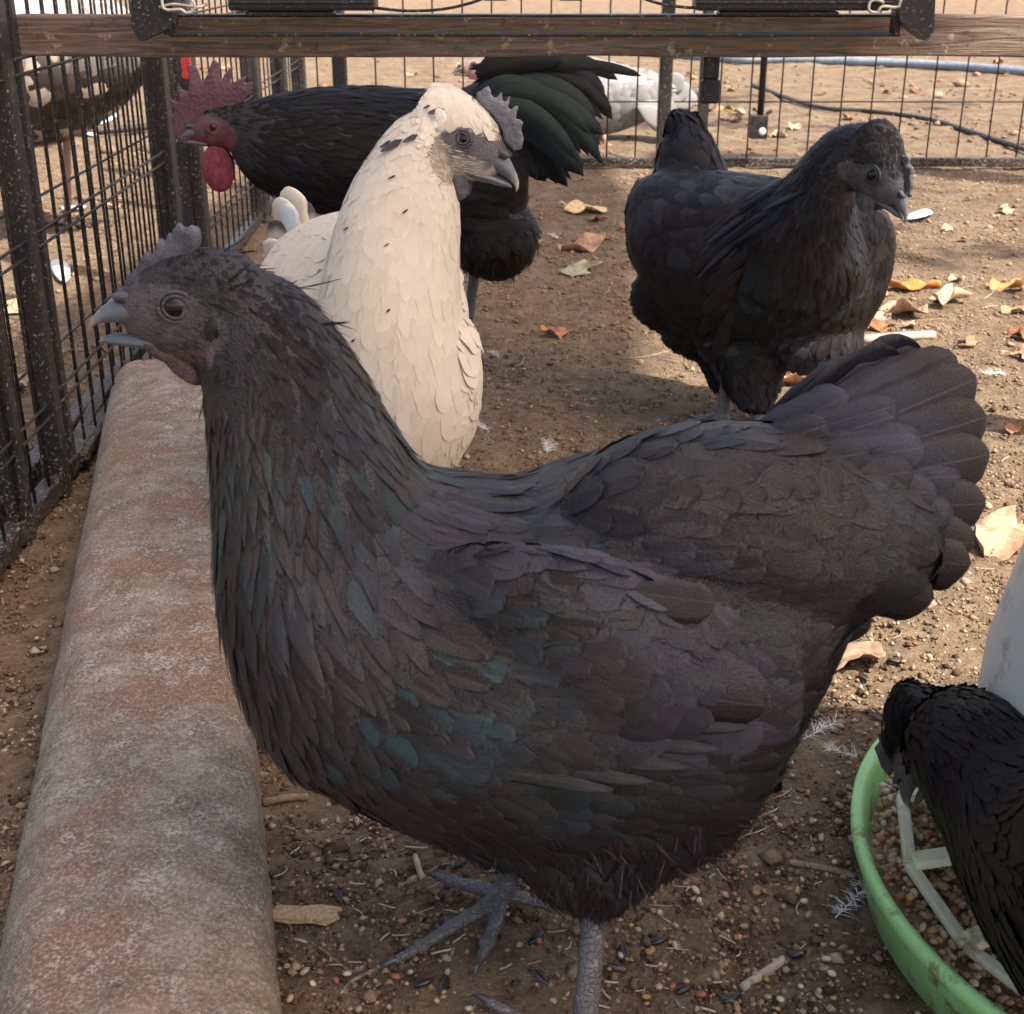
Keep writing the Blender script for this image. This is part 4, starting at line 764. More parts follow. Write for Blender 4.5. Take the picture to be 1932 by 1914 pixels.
# ------------------------------------------------------------------ rooster
def rooster():
    Y = 1.80; B = Bird('rooster', 'black rooster with a tall dull red comb and red wattles behind the white hen', 'rooster', (-.13, Y, 0), Vector((0, Y, .2)), Vector((0, 1, 0)))
    e = B.pt(404, 238); h = Head(B, e, (-1, -.12, -.05), (0, 0, 1), .0082, face=(.085, .042, .05), lower=(.15, .03, .042), low=-1.4, crest=1.8, feather=(.010, .002), back=-3.6)
    h.tube(sec=[(4.5, .3, -1.2, .5), (3.5, 1.2, -2.4, 1.0), (2.2, 2.2, -3.0, 1.6), (.6, 2.7, -3.4, 2.0), (-1.2, 3.0, -3.8, 2.3), (-3, 3.2, -4.4, 2.7), (-4.6, 3.3, -5.4, 3.0)]); S = B.sec
    B.tube([S(452, 192, 438, 296, .024), S(510, 176, 452, 325, .035), S(580, 162, 475, 352, .05), S(650, 156, 520, 378, .065), S(720, 156, 590, 405, .08), S(790, 160, 680, 435, .092), S(860, 162, 780, 470, .095), S(920, 165, 880, 495, .09), S(960, 185, 950, 470, .075), S(1000, 210, 985, 430, .05)],
        L=(.018, .035, .050, .055, .045, .03), W=(.003, .0042, .005, .006, .009, .010), H=(.05, .04, .05), P=(.85, .85, .8, .6, .2, .1), kind=1)
    B.tube([S(880, 160, 860, 330, .06), S(930, 130, 930, 320, .05), S(985, 105, 1010, 290, .04), S(1040, 95, 1080, 260, .025)], L=(.04, .05), W=(.008, .010), H=(.06,), P=(.4,), kind=2)
    B.blob(B.pt(930, 440)+Vector((0, -.02, 0)), ((.06, 0, 0), (0, .07, 0), (0, 0, .055)), (.3, 0, -1), L=.028, W=.007, H=.12, P=.3, kind=3)
    B.build(.0045)
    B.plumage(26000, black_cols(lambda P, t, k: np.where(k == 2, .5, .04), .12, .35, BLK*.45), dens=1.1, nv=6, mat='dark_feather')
    B.hairs(8000, black_cols(0, 0, 1.0, BRN*.9), L=.02, W=.0006, lift=.4, mask=lambda P, k_, t: (k_ == 3) | ((k_ == 1) & (P[:, 2] < .17) & (t > .7)))
    # tail: sickles and side feathers drooping right
    GRN = np.array((.004, .013, .011)); GB = np.array((.005, .012, .015))  # green and blue sheen put into the tail feather colour
    tf = [(900, 150, 1000, 80, 1100, 130, .016, 0), (920, 150, 1040, 90, 1140, 200, .017, 0), (905, 170, 1010, 100, 1128, 285, .022, 1), (900, 190, 990, 130, 1112, 265, .020, 1), (900, 210, 980, 170, 1098, 320, .022, 2), (900, 230, 960, 200, 1070, 345, .020, 0), (900, 240, 950, 250, 1030, 340, .018, 0), (930, 130, 1060, 80, 1165, 150, .012, 0), (950, 140, 1080, 95, 1155, 225, .016, 0), (940, 150, 1060, 110, 1140, 180, .020, 0), (930, 170, 1030, 150, 1132, 240, .016, 1), (925, 200, 1000, 190, 1090, 300, .016, 2), (940, 160, 1050, 130, 1120, 220, .016, 1), (900, 140, 960, 90, 1060, 110, .018, 0), (930, 200, 1010, 230, 1085, 325, .015, 0), (960, 130, 1100, 100, 1205, 138, .008, 0), (900, 170, 960, 140, 1060, 210, .02, 0), (890, 210, 930, 260, 990, 350, .02, 0)]
    tf += [(ax+rng.normal(0, 8), ay+rng.normal(0, 8), bx+rng.normal(0, 14), by+rng.normal(0, 12), cx+rng.normal(0, 12)-14, cy+rng.normal(0, 14), w*.6, 0 if rng.random() < .8 else ck) for (ax, ay, bx, by, cx, cy, w, ck) in tf if cx < 1180 for _ in (0, 1)]
    for i, (ax, ay, bx, by, cx, cy, w, ck) in enumerate(tf):
        dy = -.05*rng.random()-.004*i*(ck > 0); A, Bm, Cc = [B.pt(x, y)+Vector((0, dy, 0)) for x, y in ((ax, ay), (bx, by), (cx, cy))]
        nv, nu = 16, 5; V = []; uv = []; c = [BLK*.5, GRN, GB][ck]; cc = []
        for j in range(nv):
            t = j/(nv-1); p = A*(1-t)**2+Bm*2*t*(1-t)+Cc*t*t; d = ((Bm-A)*(1-t)+(Cc-Bm)*t).normalized(); s_ = d.cross(Vector((.1, -1, .2))).normalized(); ww = float(fprof(np.array(t), .25))*w
            for m in range(nu): u = -1+2*m/(nu-1); V.append(p+s_*ww*u+Vector((0, -1, 0))*(.25*ww*(1-u*u))); uv.append((m/(nu-1), t)); cc.append(c*(1-.75*(t > .9)))
        ii = np.arange(nv*nu).reshape(nv, nu); qd = np.stack([ii[:-1, :-1], ii[:-1, 1:], ii[1:, 1:], ii[1:, :-1]], -1).reshape(-1, 4)
        o = mk('tail_feather', V, qd, M['dark_big'], B.root, uv=np.array(uv), col=np.array(cc))
        if ck: o['label'] = 'curved feather with green blue sheen'
    h.eyes(r=.9, hw=2.1, we=1.45, iris=(.03, .014, .010), pup=.55, lid=(.12, .05, .055)); h.beak(.1, base=(.10, .11, .12), tip=(.42, .34, .2))
    cb = [(352, 275), (333, 262), (326, 238), (322, 216), (332, 214), (316, 184), (340, 196), (333, 162), (356, 176), (358, 150), (352, 120), (372, 128), (382, 158), (392, 140), (402, 112), (414, 120), (416, 158), (424, 140), (440, 124), (434, 160), (452, 150), (468, 140), (458, 158), (478, 155), (474, 178), (455, 196), (430, 208), (400, 212), (382, 225), (372, 250)]
    h.comb(h.px(cb), .5, (.095, .043, .056), (.13, .068, .085), wob=.15)
    h.lobe('wattle', .2, -6.6, .8, 2.6, 3.8, .6, (.18, .028, .045)); h.lobe('ear_lobe', -3.3, -2.6, 2.3, .9, 2.2, .5, (.17, .045, .058))
    for x, y in ((.0, 0), (.07, .07)):
        an = Vector((-.14+x, 1.78+y, .012)); top = an+Vector((.02, .0, .14))
        claw_foot(B, [top, lerp(top, an, .5), an], [[an, an+Vector((-.04, -.01, -.006)), an+Vector((-.075, -.01, -.008))], [an, an+Vector((-.03, -.03, -.006)), an+Vector((-.05, -.055, -.008))], [an, an+Vector((-.03, .03, -.006)), an+Vector((-.05, .05, -.008))], [an, an+Vector((.03, 0, -.008))]], .008, rk=2)
rooster()
# ------------------------------------------------------------------ black hen pecking at the feeder
def hen_peck():
    B = Bird('hen', 'black hen at the right edge bending down to peck in the green rimmed feeder', 'hen', (.46, .40, 0))
    tipp = onY(1722, 1530, .705); f = Vector((-.30, .03, -.95)).normalized(); u = Vector((-.75, .45, .3)); k = .0068
    h = Head(B, Vector(), f, u, k, face=(.12, .095, .105), crest=1.2, feather=(.009, .0032), back=-2.6)
    h.O = tipp-(h.f*6.28*1.0-h.u*2.3)*k-Vector((0, .0, .0)); h.tube(sec=[(4.4, .3, -1.2, .5), (3.4, 1.2, -2.3, 1.1), (2.2, 2.2, -3.2, 1.7), (.6, 3.2, -3.8, 2.2), (-1.2, 3.9, -4.4, 2.8), (-3, 4.2, -5.2, 3.2), (-4.8, 4.2, -6.0, 3.4)])
    c = [onY(1795, 1390, .67), onY(1850, 1440, .635), onY(1910, 1520, .60), onY(1990, 1610, .555), onY(2110, 1680, .50), onY(2280, 1730, .44), onY(2500, 1760, .40)]
    r = (.033, .038, .042, .052, .066, .085, .10); A = []
    for i, p in enumerate(c):
        t = (c[min(i+1, 6)]-c[max(i-1, 0)]).normalized(); s_ = t.cross(Vector((0, 0, 1))).normalized(); uu = s_.cross(t); A.append((*p, *(uu*r[i]), *(s_*r[i]*.95)))
    B.tube(A, L=(.012, .022, .036, .048, .048), W=(.003, .0034, .004, .005, .008), H=(.035,), P=(.8, .8, .6, .2), kind=1)
    bc = Vector((.66, .34, .19)); B.blob(bc, ((.15, -.02, .02), (0, .10, 0), (0, 0, .11)), (1, 0, .1), L=.03, W=.01, H=.05, kind=2)
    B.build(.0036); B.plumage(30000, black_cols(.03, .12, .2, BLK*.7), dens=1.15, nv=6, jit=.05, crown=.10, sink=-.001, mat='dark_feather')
    h.eyes(r=.9, hw=2.35, we=1.8, iris=(.03, .015, .01), pup=.55, lid=(.07, .055, .06)); h.beak(.3, base=(.10, .095, .10), tip=(.30, .24, .18)); h.comb([(4.3, .9), (3.9, 1.9), (3.1, 2.6), (2.3, 3.4), (1.6, 3.2), (.9, 3.8), (.5, 2.6), (2.4, 1.0)], .35, (.09, .07, .075), (.14, .11, .115))
    h.lobe('wattle', .6, -3.5, 1.1, 1.4, 1.2, .35, (.11, .085, .09)); h.lobe('ear_lobe', -2.6, -2.2, 2.6, .9, 1.4, .5, (.12, .09, .10))
    for x, y in ((.62, .28), (.68, .38)):
        an = Vector((x, y, .012)); top = an+Vector((.02, 0, .12)); claw_foot(B, [top, lerp(top, an, .5), an], [[an, an+Vector((-.06, 0, -.008))], [an, an+Vector((-.045, -.04, -.008))], [an, an+Vector((-.045, .04, -.008))], [an, an+Vector((.025, 0, -.008))]], .0062, rk=2)
    for i in range(7): big_feather('tail_feather', bc+Vector((.12, 0, .02)), bc+Vector((.24, (i-3)*.012, .10+.01*i)), .014, (0, -1, .3), M['dark_big'], B.root, BLK*.5)
hen_peck()
# ------------------------------------------------------------------ birds beyond the fences
def bird_far(name, label, cat, body, L, W_, colf, vox, n, mat='feather', legs=(), tail=(), legcol=None, head=None, skin=(.02, .018, .018)):
    B = Bird(name, label, cat, (body[0][0][0], body[0][0][1], 0)); A = []
    for i, (p, a, b) in enumerate(body):
        t = (Vector(body[min(i+1, len(body)-1)][0])-Vector(body[max(i-1, 0)][0])).normalized(); s_ = t.cross(Vector((0, 0, 1))).normalized(); uu = s_.cross(t); A.append((*p, *(uu*a), *(s_*b)))
    B.tube(A, L=L, W=W_, H=(.05,), P=(.2,), skin=skin, kind=1)
    if head: h = Head(B, *head[0], **head[1]); h.tube(skin=skin)
    B.build(vox, 4); B.plumage(n, colf, mat=mat, dens=1.0, nv=5)
    for (b0, t0, w, c) in tail: big_feather('tail_feather', b0, t0, w, (0, -1, .3), M[mat], B.root, c, nv=8)
    if head: h.eyes(iris=(.1, .03, .01)); h.beak(.05, base=(.2, .17, .15))
    for top, an in legs:
        V, Fc = join_vf([tube_vf([top, lerp(top, an, .5), an], .008, 8, 3)]+[tube_vf([an, an+d*.06], [.007, .004], 8, 3) for d in (Vector((.9, -.4, -.05)), Vector((.5, -.9, -.05)), Vector((1, .3, -.05)), Vector((-.6, .3, -.05)))])
        mk('leg', V, Fc, M['comb'], B.root, col=np.tile(legcol or (.35, .22, .18), (len(V), 1)))
    return B
def mottled(P, N, t, kd, n):
    c = np.tile((.035, .024, .02), (n, 1)); hi = smooth(.30, .42, P[:, 2]); r = rng.random(n); g = np.array((.34, .29, .26)); c = c*(1-hi[:, None])+g*hi[:, None]
    k = (r < .14); c[k] = np.array((.36, .29, .23)); return c*rng.uniform(.6, 1.3, (n, 1))
def greyf(P, N, t, kd, n): return np.array((.21, .20, .195))*rng.uniform(.8, 1.1, (n, 1))
Yb = 2.75
bd = [(onY(-190, 60, Yb), .03, .03), (onY(-120, 90, Yb), .12, .10), (onY(-20, 110, Yb), .17, .14), (onY(80, 105, Yb), .165, .14), (onY(180, 100, Yb), .12, .10), (onY(250, 90, Yb), .07, .05), (onY(285, 85, Yb), .02, .02)]
tb = [(onY(200, 100, Yb), onY(310+8*i, 55+16*i, Yb+.01*i), .02, (.035, .026, .022)) for i in range(5)]
bird_far('bird', 'large dark mottled bird with pinkish legs beyond the left fence', 'poultry', bd, (.05, .07), (.020, .024), mottled, .008, 7000, legs=((onY(38, 190, Yb), Vector((*onZ(38, 400, .01)[:2], .01))*1.0), (onY(125, 190, Yb), Vector((*onZ(128, 420, .01)[:2], .01)))), tail=tb)
Yb = 4.25
bd = [(onY(905, 128, Yb), .02, .02), (onY(930, 150, Yb), .05, .045), (onY(990, 175, Yb), .10, .09), (onY(1070, 185, Yb), .125, .11), (onY(1150, 185, Yb), .105, .09), (onY(1215, 180, Yb), .075, .06), (onY(1270, 178, Yb), .045, .03), (onY(1312, 182, Yb), .012, .012)]
tb = [(onY(1200, 170+6*i, Yb-.02*i), onY(1316-abs(i-2)*12, 150+18*i, Yb-.03), .035, (.20, .19, .185)) for i in range(6)]
bird_far('bird', 'pale grey bird with a long tail beyond the back fence behind the rooster', 'poultry', bd, (.05, .07), (.018, .024), greyf, .012, 6000, mat='white_feather', legs=((onY(1100, 255, Yb), onY(1095, 305, Yb)), (onY(1140, 255, Yb-.08), onY(1146, 310, Yb-.08))), tail=tb, head=((onY(893, 122, Yb), (-1, -.1, -.1), (0, 0, 1), .011), dict(face=(.45, .28, .26), lower=(.5, .2, .2))), skin=(.2, .19, .185))
# ------------------------------------------------------------------ fences
def bar(name, a, b, r, mat, parent, sq=False, nc=6):
    a, b = Vector(a), Vector(b)
    if sq:
        d = (b-a).normalized(); s = d.cross(Vector((0, 1, 0)) if abs(d.y) < .9 else Vector((1, 0, 0))).normalized(); u = s.cross(d); V = []
        for p in (a, b):
            for x, y in ((-1, -1), (1, -1), (1, 1), (-1, 1)): V.append(p+s*x*r+u*y*r)
        o = mk(name, V, [(0, 3, 2, 1), (4, 5, 6, 7), (0, 1, 5, 4), (1, 2, 6, 5), (2, 3, 7, 6), (3, 0, 4, 7)], M[mat], parent, smooth_=False)
        m = o.modifiers.new('bevel', 'BEVEL'); m.width = r*.25; m.segments = 2; return o
    V, Fc = tube_vf([a, b], r, nc, 1); return mk(name, V, Fc, M[mat], parent)
def side_fence():
    # three panels of the left run, hinged together, almost parallel to the view
    def panel(label, y0, y1, x0, x1, posts, off=0.0, sp=.047, rails=(.02,), hz=(.10, .115, .27, .285, .44, .455, .60), rp=.011):
        T = lambda y, z, o=0.: Vector((lerp(x0, x1, (y-y0)/(y1-y0))+o, y, z)); root = empty('fence_panel', T(y0, 0), label, 'fence', 'wire panels of the left fence')
        y = y0+sp*.6; i = 0
        while y < y1-.01:
            o = bar('wire', T(y, .0, .004), T(y+random.uniform(-.002, .002), .95, .004), .0018, 'iron', root); y += sp; i += 1
        for z in hz: bar('cross_wire', T(y0, z, .0075), T(y1, z, .0075), .0017, 'iron', root)
        for py, w in posts: bar('post', T(py, -.02), T(py, 1.0), w, 'iron', root, True)
        for z in rails: bar('bottom_rail', T(y0, z), T(y1, z), .010, 'iron', root, True)
    panel('near wire fence panel on the left with two dirt caked posts', .62, 1.355, -.485, -.497, ((1.225, .0105), (1.345, .012)))
    panel('wire fence panel on the left ending at the thick corner post by the rooster comb', 1.375, 2.02, -.500, -.512, ((1.40, .007), (1.99, .016)))
    panel('second parallel wire layer just outside the left fence', .70, 2.1, -.530, -.545, ((1.29, .008),), sp=.052, rails=(.02,), hz=(.13, .30, .47, .62))
    panel('far wire fence panel on the left leading to the back corner', 2.20, 3.66, -.535, -.560, ((2.26, .020), (2.9, .018), (3.3, .018), (3.64, .018)), sp=.055)
side_fence()
def back_fence():
    Y = 3.67; g = 'wire panels of the back fence'
    def panel(label, xa, xb, posts, sp, gate=False):
        X = lambda px: (px-966)*(Y*cp+.35*sp)/F; root = empty('fence_panel', (X(xa), Y, 0), label, 'fence', g); x = X(xa)+sp*.5
        while x < X(xb)-.01:
            bar('wire', (x, Y, .02), (x+random.uniform(-.003, .003), Y, 1.15), .0022, 'iron', root); x += sp
        for z in (.175, .34, .50, .66, .9): bar('cross_wire', (X(xa), Y-.004, z), (X(xb), Y-.004, z), .0021, 'iron', root)
        bar('bottom_rail', (X(xa), Y, .018), (X(xb), Y, .018), .0115, 'iron', root, True)
        for p, w in posts: bar('post', (X(p), Y-.002, 0), (X(p), Y-.002, 1.2), w, 'iron', root, True)
        if gate:
            xx = X(1449); bar('latch_rod', (xx, Y-.03, .125), (xx, Y-.03, .70), .009, 'black_plastic', root)
            c = box('latch_sleeve', (xx-.026, Y-.055, .085), (xx+.018, Y-.01, .145), M['black_plastic'], root)
            V, Fc = ellip_vf((xx+.004, Y-.056, .105), ((0, .002, 0), (.010, 0, 0), (0, 0, .010)), 6, 14); mk('hole', V, Fc, M['eye'], root, col=np.tile((.6, .5, .4), (len(V), 1)))
    panel('back wire fence panel behind the rooster, left of the dark upright post', 560, 1252, ((632, .018), (1264, .017)), .077)
    panel('back wire gate panel on the right with a latch rod and sleeve', 1283, 2080, ((1340, .014),), .081, True)
back_fence()
# ------------------------------------------------------------------ beam with the cage door gear on it
def pz(px, py, Y): return onY(px, py, Y)
def beam():
    Y = 1.42; a = pz(30, 108, Y); b = pz(2450, 108, Y); zt = pz(966, 30, Y).z
    V = []; n = 60
    for i in range(n+1):
        x = lerp(a.x, b.x, i/n); w = vnoise(x, 0, 9, 4)*.0022
        for (dy, dz) in ((0, 0), (0, 1), (.032, 1), (.032, 0)): V.append((x, Y+dy+w, lerp(a.z, zt, dz)+w+vnoise(x, dz*3, 30, 2)*.0012))
    o = mk('timber_beam', V, ring_faces(n+1, 4), M['wood'], smooth_=False); bv = o.modifiers.new('b', 'BEVEL'); bv.width = .002; bv.segments = 2
    tag(o, 'long weathered brown timber beam spanning the whole top of the scene', 'beam')
    # posts carrying the beam, outside the picture on the right and hidden left end
    for x, lab in ((b.x-.02, 'timber post carrying the right end of the beam'),):
        p = box('timber_post', (x-.02, Y+.034, -.02), (x+.02, Y+.075, zt+.02), M['wood'], None); tag(p, lab, 'post')
beam()
def cage():
    Y = 1.36; root = empty('cage_front', (0, Y, .5), 'black metal and plastic cage front with wire loops resting against the timber beam', 'cage')
    P_ = lambda px, py, y=Y: pz(px, py, y)
    def bx(name, x0, y0, x1, y1, mat, d=.02, y=Y, bev=.0015):
        a, b = P_(x0, y1, y), P_(x1, y0, y); return box(name, (a.x, y, a.z), (b.x, y+d, b.z), M[mat], root, bev)
    # angle frame along the beam
    bx('frame_rail', 318, 62, 1700, 70, 'black_plastic', .022, Y+.002); bx('frame_lip', 318, 28, 1690, 33, 'iron', .024, Y+.02)
    bx('frame_end', 308, 30, 320, 66, 'iron', .02); bx('frame_end', 1686, 20, 1703, 68, 'iron', .02)
    # plastic sliders
    for (x0, x1) in ((430, 706), (1312, 1690)):
        bx('slider', x0, -60, x1, 21, 'black_plastic', .03, Y-.01, .003); bx('slider_groove', x0+2, 3, x1-2, 7, 'iron', .004, Y-.013, .0005); bx('slider_foot', lerp(x0, x1, .12), 22, lerp(x0, x1, .72), 31, 'black_plastic', .024, Y-.006, .002)
    # dirty end brackets with slanting lower edge
    for pts, lab in (([(246, -60), (330, -60), (322, 52), (262, 80), (248, 50)], 0), ([(1692, -60), (1768, -60), (1762, 60), (1748, 78), (1698, 40)], 1)):
        V = [P_(x, y, Y-.01) for x, y in pts]; n = len(V); V += [v+Vector((0, .03, 0)) for v in V]
        mk('end_bracket', V, [tuple(range(n-1, -1, -1)), tuple(range(n, 2*n))]+[(j, (j+1) % n, (j+1) % n+n, j+n) for j in range(n)], M['iron'], root, smooth_=False)
    # pale folded sheet-metal clips
    for pts in ([(308, -30), (308, 16), (340, 18), (352, 25), (366, 20), (366, 6), (355, -2), (340, -6)], [(1697, -30), (1697, 12), (1665, 12), (1655, 24), (1640, 20), (1642, 4), (1655, 0), (1668, 6)]):
        tube('clip', [P_(x, y, Y-.015) for x, y in pts], .0016, M['galv'], root, 6, 3)
    tube('lip_wire', [P_(300, 14, Y-.012), P_(330, 8, Y-.012), P_(372, 14, Y-.008), P_(390, 8, Y)], .0015, M['galv'], root, 6, 3)
    # drooping black wires in the opening
    tube('wire', [P_(704, 15), P_(770, 21), P_(840, 17), P_(900, 2), P_(950, -20)], .0016, M['iron'], root, 6, 4)
    tube('wire', [P_(1700-380, 15), P_(1290, 14), P_(1240, 6), P_(1190, -12)], .0016, M['iron'], root, 6, 4)
    for x0, x1 in ((912, 956), (1055, 1100)): bx('clip_plate', x0, -30, x1, 2, 'black_plastic', .01)
    bx('top_frame', 250, -90, 1765, -58, 'iron', .03)
cage()
def strap():
    Y = 1.47; r = empty('hanging_strap', (.2, Y, .4), 'short dark leather strap hanging from the beam above the right hen tail', 'strap')
    a, b = onY(1326, 150, Y), onY(1362, 60, Y); box('strap', (a.x, Y, a.z), (b.x, Y+.008, b.z), M['black_plastic'], r); a, b = onY(1321, 196, Y), onY(1360, 150, Y); box('strap_end', (a.x, Y-.003, a.z), (b.x, Y+.010, b.z), M['black_plastic'], r, .003)
strap()
o = box('red_marker', tuple(onY(344, 150, 2.1)), tuple(onY(357, 95, 2.1)+Vector((0, .008, 0))), M['red']); tag(o, 'small red plastic strip clipped behind the rooster comb', 'strip')
# ------------------------------------------------------------------ feeder
def feeder():
    c = Vector((.4386, .6546, 0)); R = .2236; root = empty('feeder', c, 'round feeder with green rimmed tray, cream lattice and white hopper at the lower right', 'feeder')
    def lathe(name, prof, mat, n=96):
        V = []; k = len(prof)
        for i in range(n):
            a = 2*math.pi*i/n
            for r, z in prof: V.append((c.x+r*math.cos(a), c.y+r*math.sin(a), z))
        Fc = [(i*k+j, ((i+1) % n)*k+j, ((i+1) % n)*k+j+1, i*k+j+1) for i in range(n) for j in range(k-1)]; return mk(name, V, Fc, M[mat], root)
    lathe('tray', [(0, .004), (.19, .004), (R-.012, .012), (R-.006, .044), (R-.003, .050), (R+.0005, .0522), (R+.0035, .050), (R+.0035, .043), (R+.001, .040), (R-.008, .006), (.19, -.002), (0, -.002)], 'green')
    lathe('hopper', [(.10, .012), (.150, .055), (.163, .062), (.160, .17), (.143, .26), (.122, .36), (.112, .37), (0, .40)], 'hopper')
    o = lathe('feed_bed', [(0, .030), (.15, .030), (.19, .026), (R-.010, .022)], 'grain', 96)
    a = o.data.color_attributes.new('Col', 'FLOAT_COLOR', 'POINT'); cc = np.tile((.45, .33, .21, 1), (len(o.data.vertices), 1)).astype(np.float32); a.data.foreach_set('color', cc.ravel())
    # lattice ring and spokes
    zz = .044; ends = [onZ(x, y, zz) for x, y in ((1676, 1424), (1652, 1492), (1672, 1628), (1776, 1770))]
    angs = [math.atan2(p.y-c.y, p.x-c.x) for p in ends]; rr = .196; angs = [math.radians(d) for d in np.arange(0, 360, 22.5)+0]
    a0 = math.atan2(ends[1].y-c.y, ends[1].x-c.x); a1 = math.atan2(ends[2].y-c.y, ends[2].x-c.x); st = abs(a1-a0); st = st if st < math.pi else 2*math.pi-st; n = max(8, round(2*math.pi/st)); 
    for i in range(n):
        a = a0+2*math.pi*i/n; b = a0+2*math.pi*(i+1)/n; r0 = rr
        p, q = [Vector((c.x+r0*math.cos(t), c.y+r0*math.sin(t), zz)) for t in (a, b)]
        def slab(name, p, q, w, h):
            d = (q-p).normalized(); s = Vector((-d.y, d.x, 0)); V = []
            for e in (p, q):
                for x, z in ((-w, -h), (w, -h), (w*.8, h), (-w*.8, h)): V.append(e+s*x+Vector((0, 0, z)))
            o = mk(name, V, [(0, 3, 2, 1), (4, 5, 6, 7), (0, 1, 5, 4), (1, 2, 6, 5), (2, 3, 7, 6), (3, 0, 4, 7)], M['cream'], root, smooth_=False); m = o.modifiers.new('b', 'BEVEL'); m.width = .0012; m.segments = 2
        slab('lattice_ring', p, q, .0045, .0022)
        inn = Vector((c.x+.150*math.cos(a), c.y+.150*math.sin(a), zz+.012)); slab('spoke', p+(inn-p)*.02+Vector((0, 0, .003)), inn, .0075, .0026)
    t = rng.uniform(0, 6.283, 5200); r = rng.uniform(.140, R-.012, 5200); g = grains('feed', c.x+r*np.cos(t), c.y+r*np.sin(t), .028+rng.uniform(0, .010, 5200), 5200, '', 1.1, parent=root, ck=1.45); g['kind'] = 'stuff'
    return c
feeder()
# ------------------------------------------------------------------ litter on the ground
def gz(p, dz=0.0): return Vector((p.x, p.y, float(ground_z(p.x, p.y))+dz))
def seed(px, py, ang, lab, L=.0062):
    p = gz(onZ(px, py), .0035); V, Fc = ellip_vf(p, (Vector((math.cos(ang), math.sin(ang), .1))*L, Vector((-math.sin(ang), math.cos(ang), 0))*L*.42, Vector((0, 0, L*.3))), 10, 10)
    o = mk('sunflower_seed', V, Fc, M['grain'], col=np.where((np.arange(len(V)) % 10 < 2)[:, None], (.10, .09, .085), (.014, .013, .014))); tag(o, lab, 'seed', 'black sunflower seeds on the soil')
for i, (px, py) in enumerate([(865, 1640), (1180, 1800), (1165, 1830), (1375, 1880), (1380, 1940-60), (800, 1885), (840, 1890), (1505, 1800), (1010, 1790), (1240, 1780), (1630, 1280), (1650, 1375), (1690, 1250), (1575, 1235), (1020, 1868), (640, 1700), (1290, 1872)]):
    lm = min([('under the front hen breast', 840, 1640), ('just right of the near leg', 1175, 1815), ('at the bottom edge between leg and feeder', 1380, 1880), ('at the bottom edge left of the near leg', 830, 1888), ('on the soil below the feeder rim', 1505, 1800), ('between the two feet', 1015, 1820), ('in the sunlight above the feeder', 1640, 1310), ('in the sun by the pale crumpled leaf', 1575, 1235), ('beside the wood chip', 640, 1700), ('some way right of the near leg', 1250, 1790)], key=lambda q: (q[1]-px)**2+(q[2]-py)**2)[0]
    seed(px, py, random.uniform(0, 3.1), 'black sunflower seed '+lm)
def leaf_mesh(L, Wd, curl, lobes=0):
    nv, nu = 12, 7; V = []; uv = []; ph = random.uniform(0, 6)
    for j in range(nv):
        t = j/(nv-1); w = math.sin(math.pi*min(1, t*.94+.03))**.7*Wd*(1+.35*math.sin(t*lobes*6.28+ph)*(lobes > 0))*random.uniform(.78, 1.15)
        for k in range(nu):
            u = -1+2*k/(nu-1); V.append((t*L-L/2, u*w, curl*L*(u*u*.26*(1+math.sin(t*7+ph+u))+math.sin(t*5+ph)*.10+math.sin(t*13+u*4+ph)*.05)+.001)); uv.append((k/(nu-1), t))
    i = np.arange(nv*nu).reshape(nv, nu); return np.array(V), np.stack([i[:-1, :-1], i[:-1, 1:], i[1:, 1:], i[1:, :-1]], -1).reshape(-1, 4), uv
LC = [(.32, .15, .07), (.38, .25, .15), (.26, .12, .06), (.44, .33, .21), (.20, .13, .085), (.34, .29, .21)]
LN = ['orange brown', 'tan', 'reddish brown', 'pale straw coloured', 'dark brown', 'greyish']
def m_leaf():
    b = NB('dry_leaf'); col = b.n('VertexColor', layer_name='Col').outputs[0]; n = b.noise(60, 6, .7); b.bump(b.noise(200, 4), .0008, .8)
    return b.set(Base_Color=b.mix(b.step(n, .4, .65), col, b.mix(1.0, col, (.55, .45, .4), 'MULTIPLY')), Roughness=.75, Specular_IOR_Level=.2)
M['leaf'] = m_leaf()
def leaf(px, py, L, c, lab, rot=None, curl=.4, wd=.38):
    p = gz(onZ(px, py), .004); V, Fc, uv = leaf_mesh(L, L*wd, curl, random.choice((0, 2, 3))); o = mk('dry_leaf', V, Fc, M['leaf'], uv=np.array(uv), col=np.tile(c, (len(V), 1)))
    o.location = p; o.rotation_euler = (random.uniform(-.25, .25), random.uniform(-.2, .2), rot if rot is not None else random.uniform(0, 6.28)); m = o.modifiers.new('t', 'SOLIDIFY'); m.thickness = .0004; tag(o, lab, 'leaf', 'dry fallen leaves on the run floor')
leaf(1890, 1025, .085, (.50, .28, .18), 'large pinkish brown curled leaf at the right edge beside the fanned tail', .9, .5)
leaf(1720, 550, .10, (.55, .22, .06), 'long orange dry leaf on the sunlit ground right of the standing black hen', .1, .3, .22)
leaf(1700, 592, .085, (.60, .42, .27), 'pale curled leaf just below the long orange leaf', -.3, .5)
leaf(1790, 575, .07, (.58, .42, .28), 'pale tan leaf right of the long orange leaf', 1.0, .6)
leaf(1900, 545, .07, (.52, .26, .10), 'orange brown leaf at the right edge of the sunlit ground', .4, .5)
leaf(1500, 725, .05, (.50, .30, .18), 'small curled brown leaf beside the right hen thigh', .5, .9)
leaf(1600, 1245, .065, (.30, .22, .15), 'pale crumpled leaf under the black hen tail near the seeds', .2, .3, .45)
leaf(1100, 470, .10, (.42, .27, .17), 'brown leaf on the shaded ground left of the right hen', .4, .4)
leaf(1105, 405, .10, (.58, .46, .24), 'yellowish tan leaf lying near the back fence', .2, .25, .3)
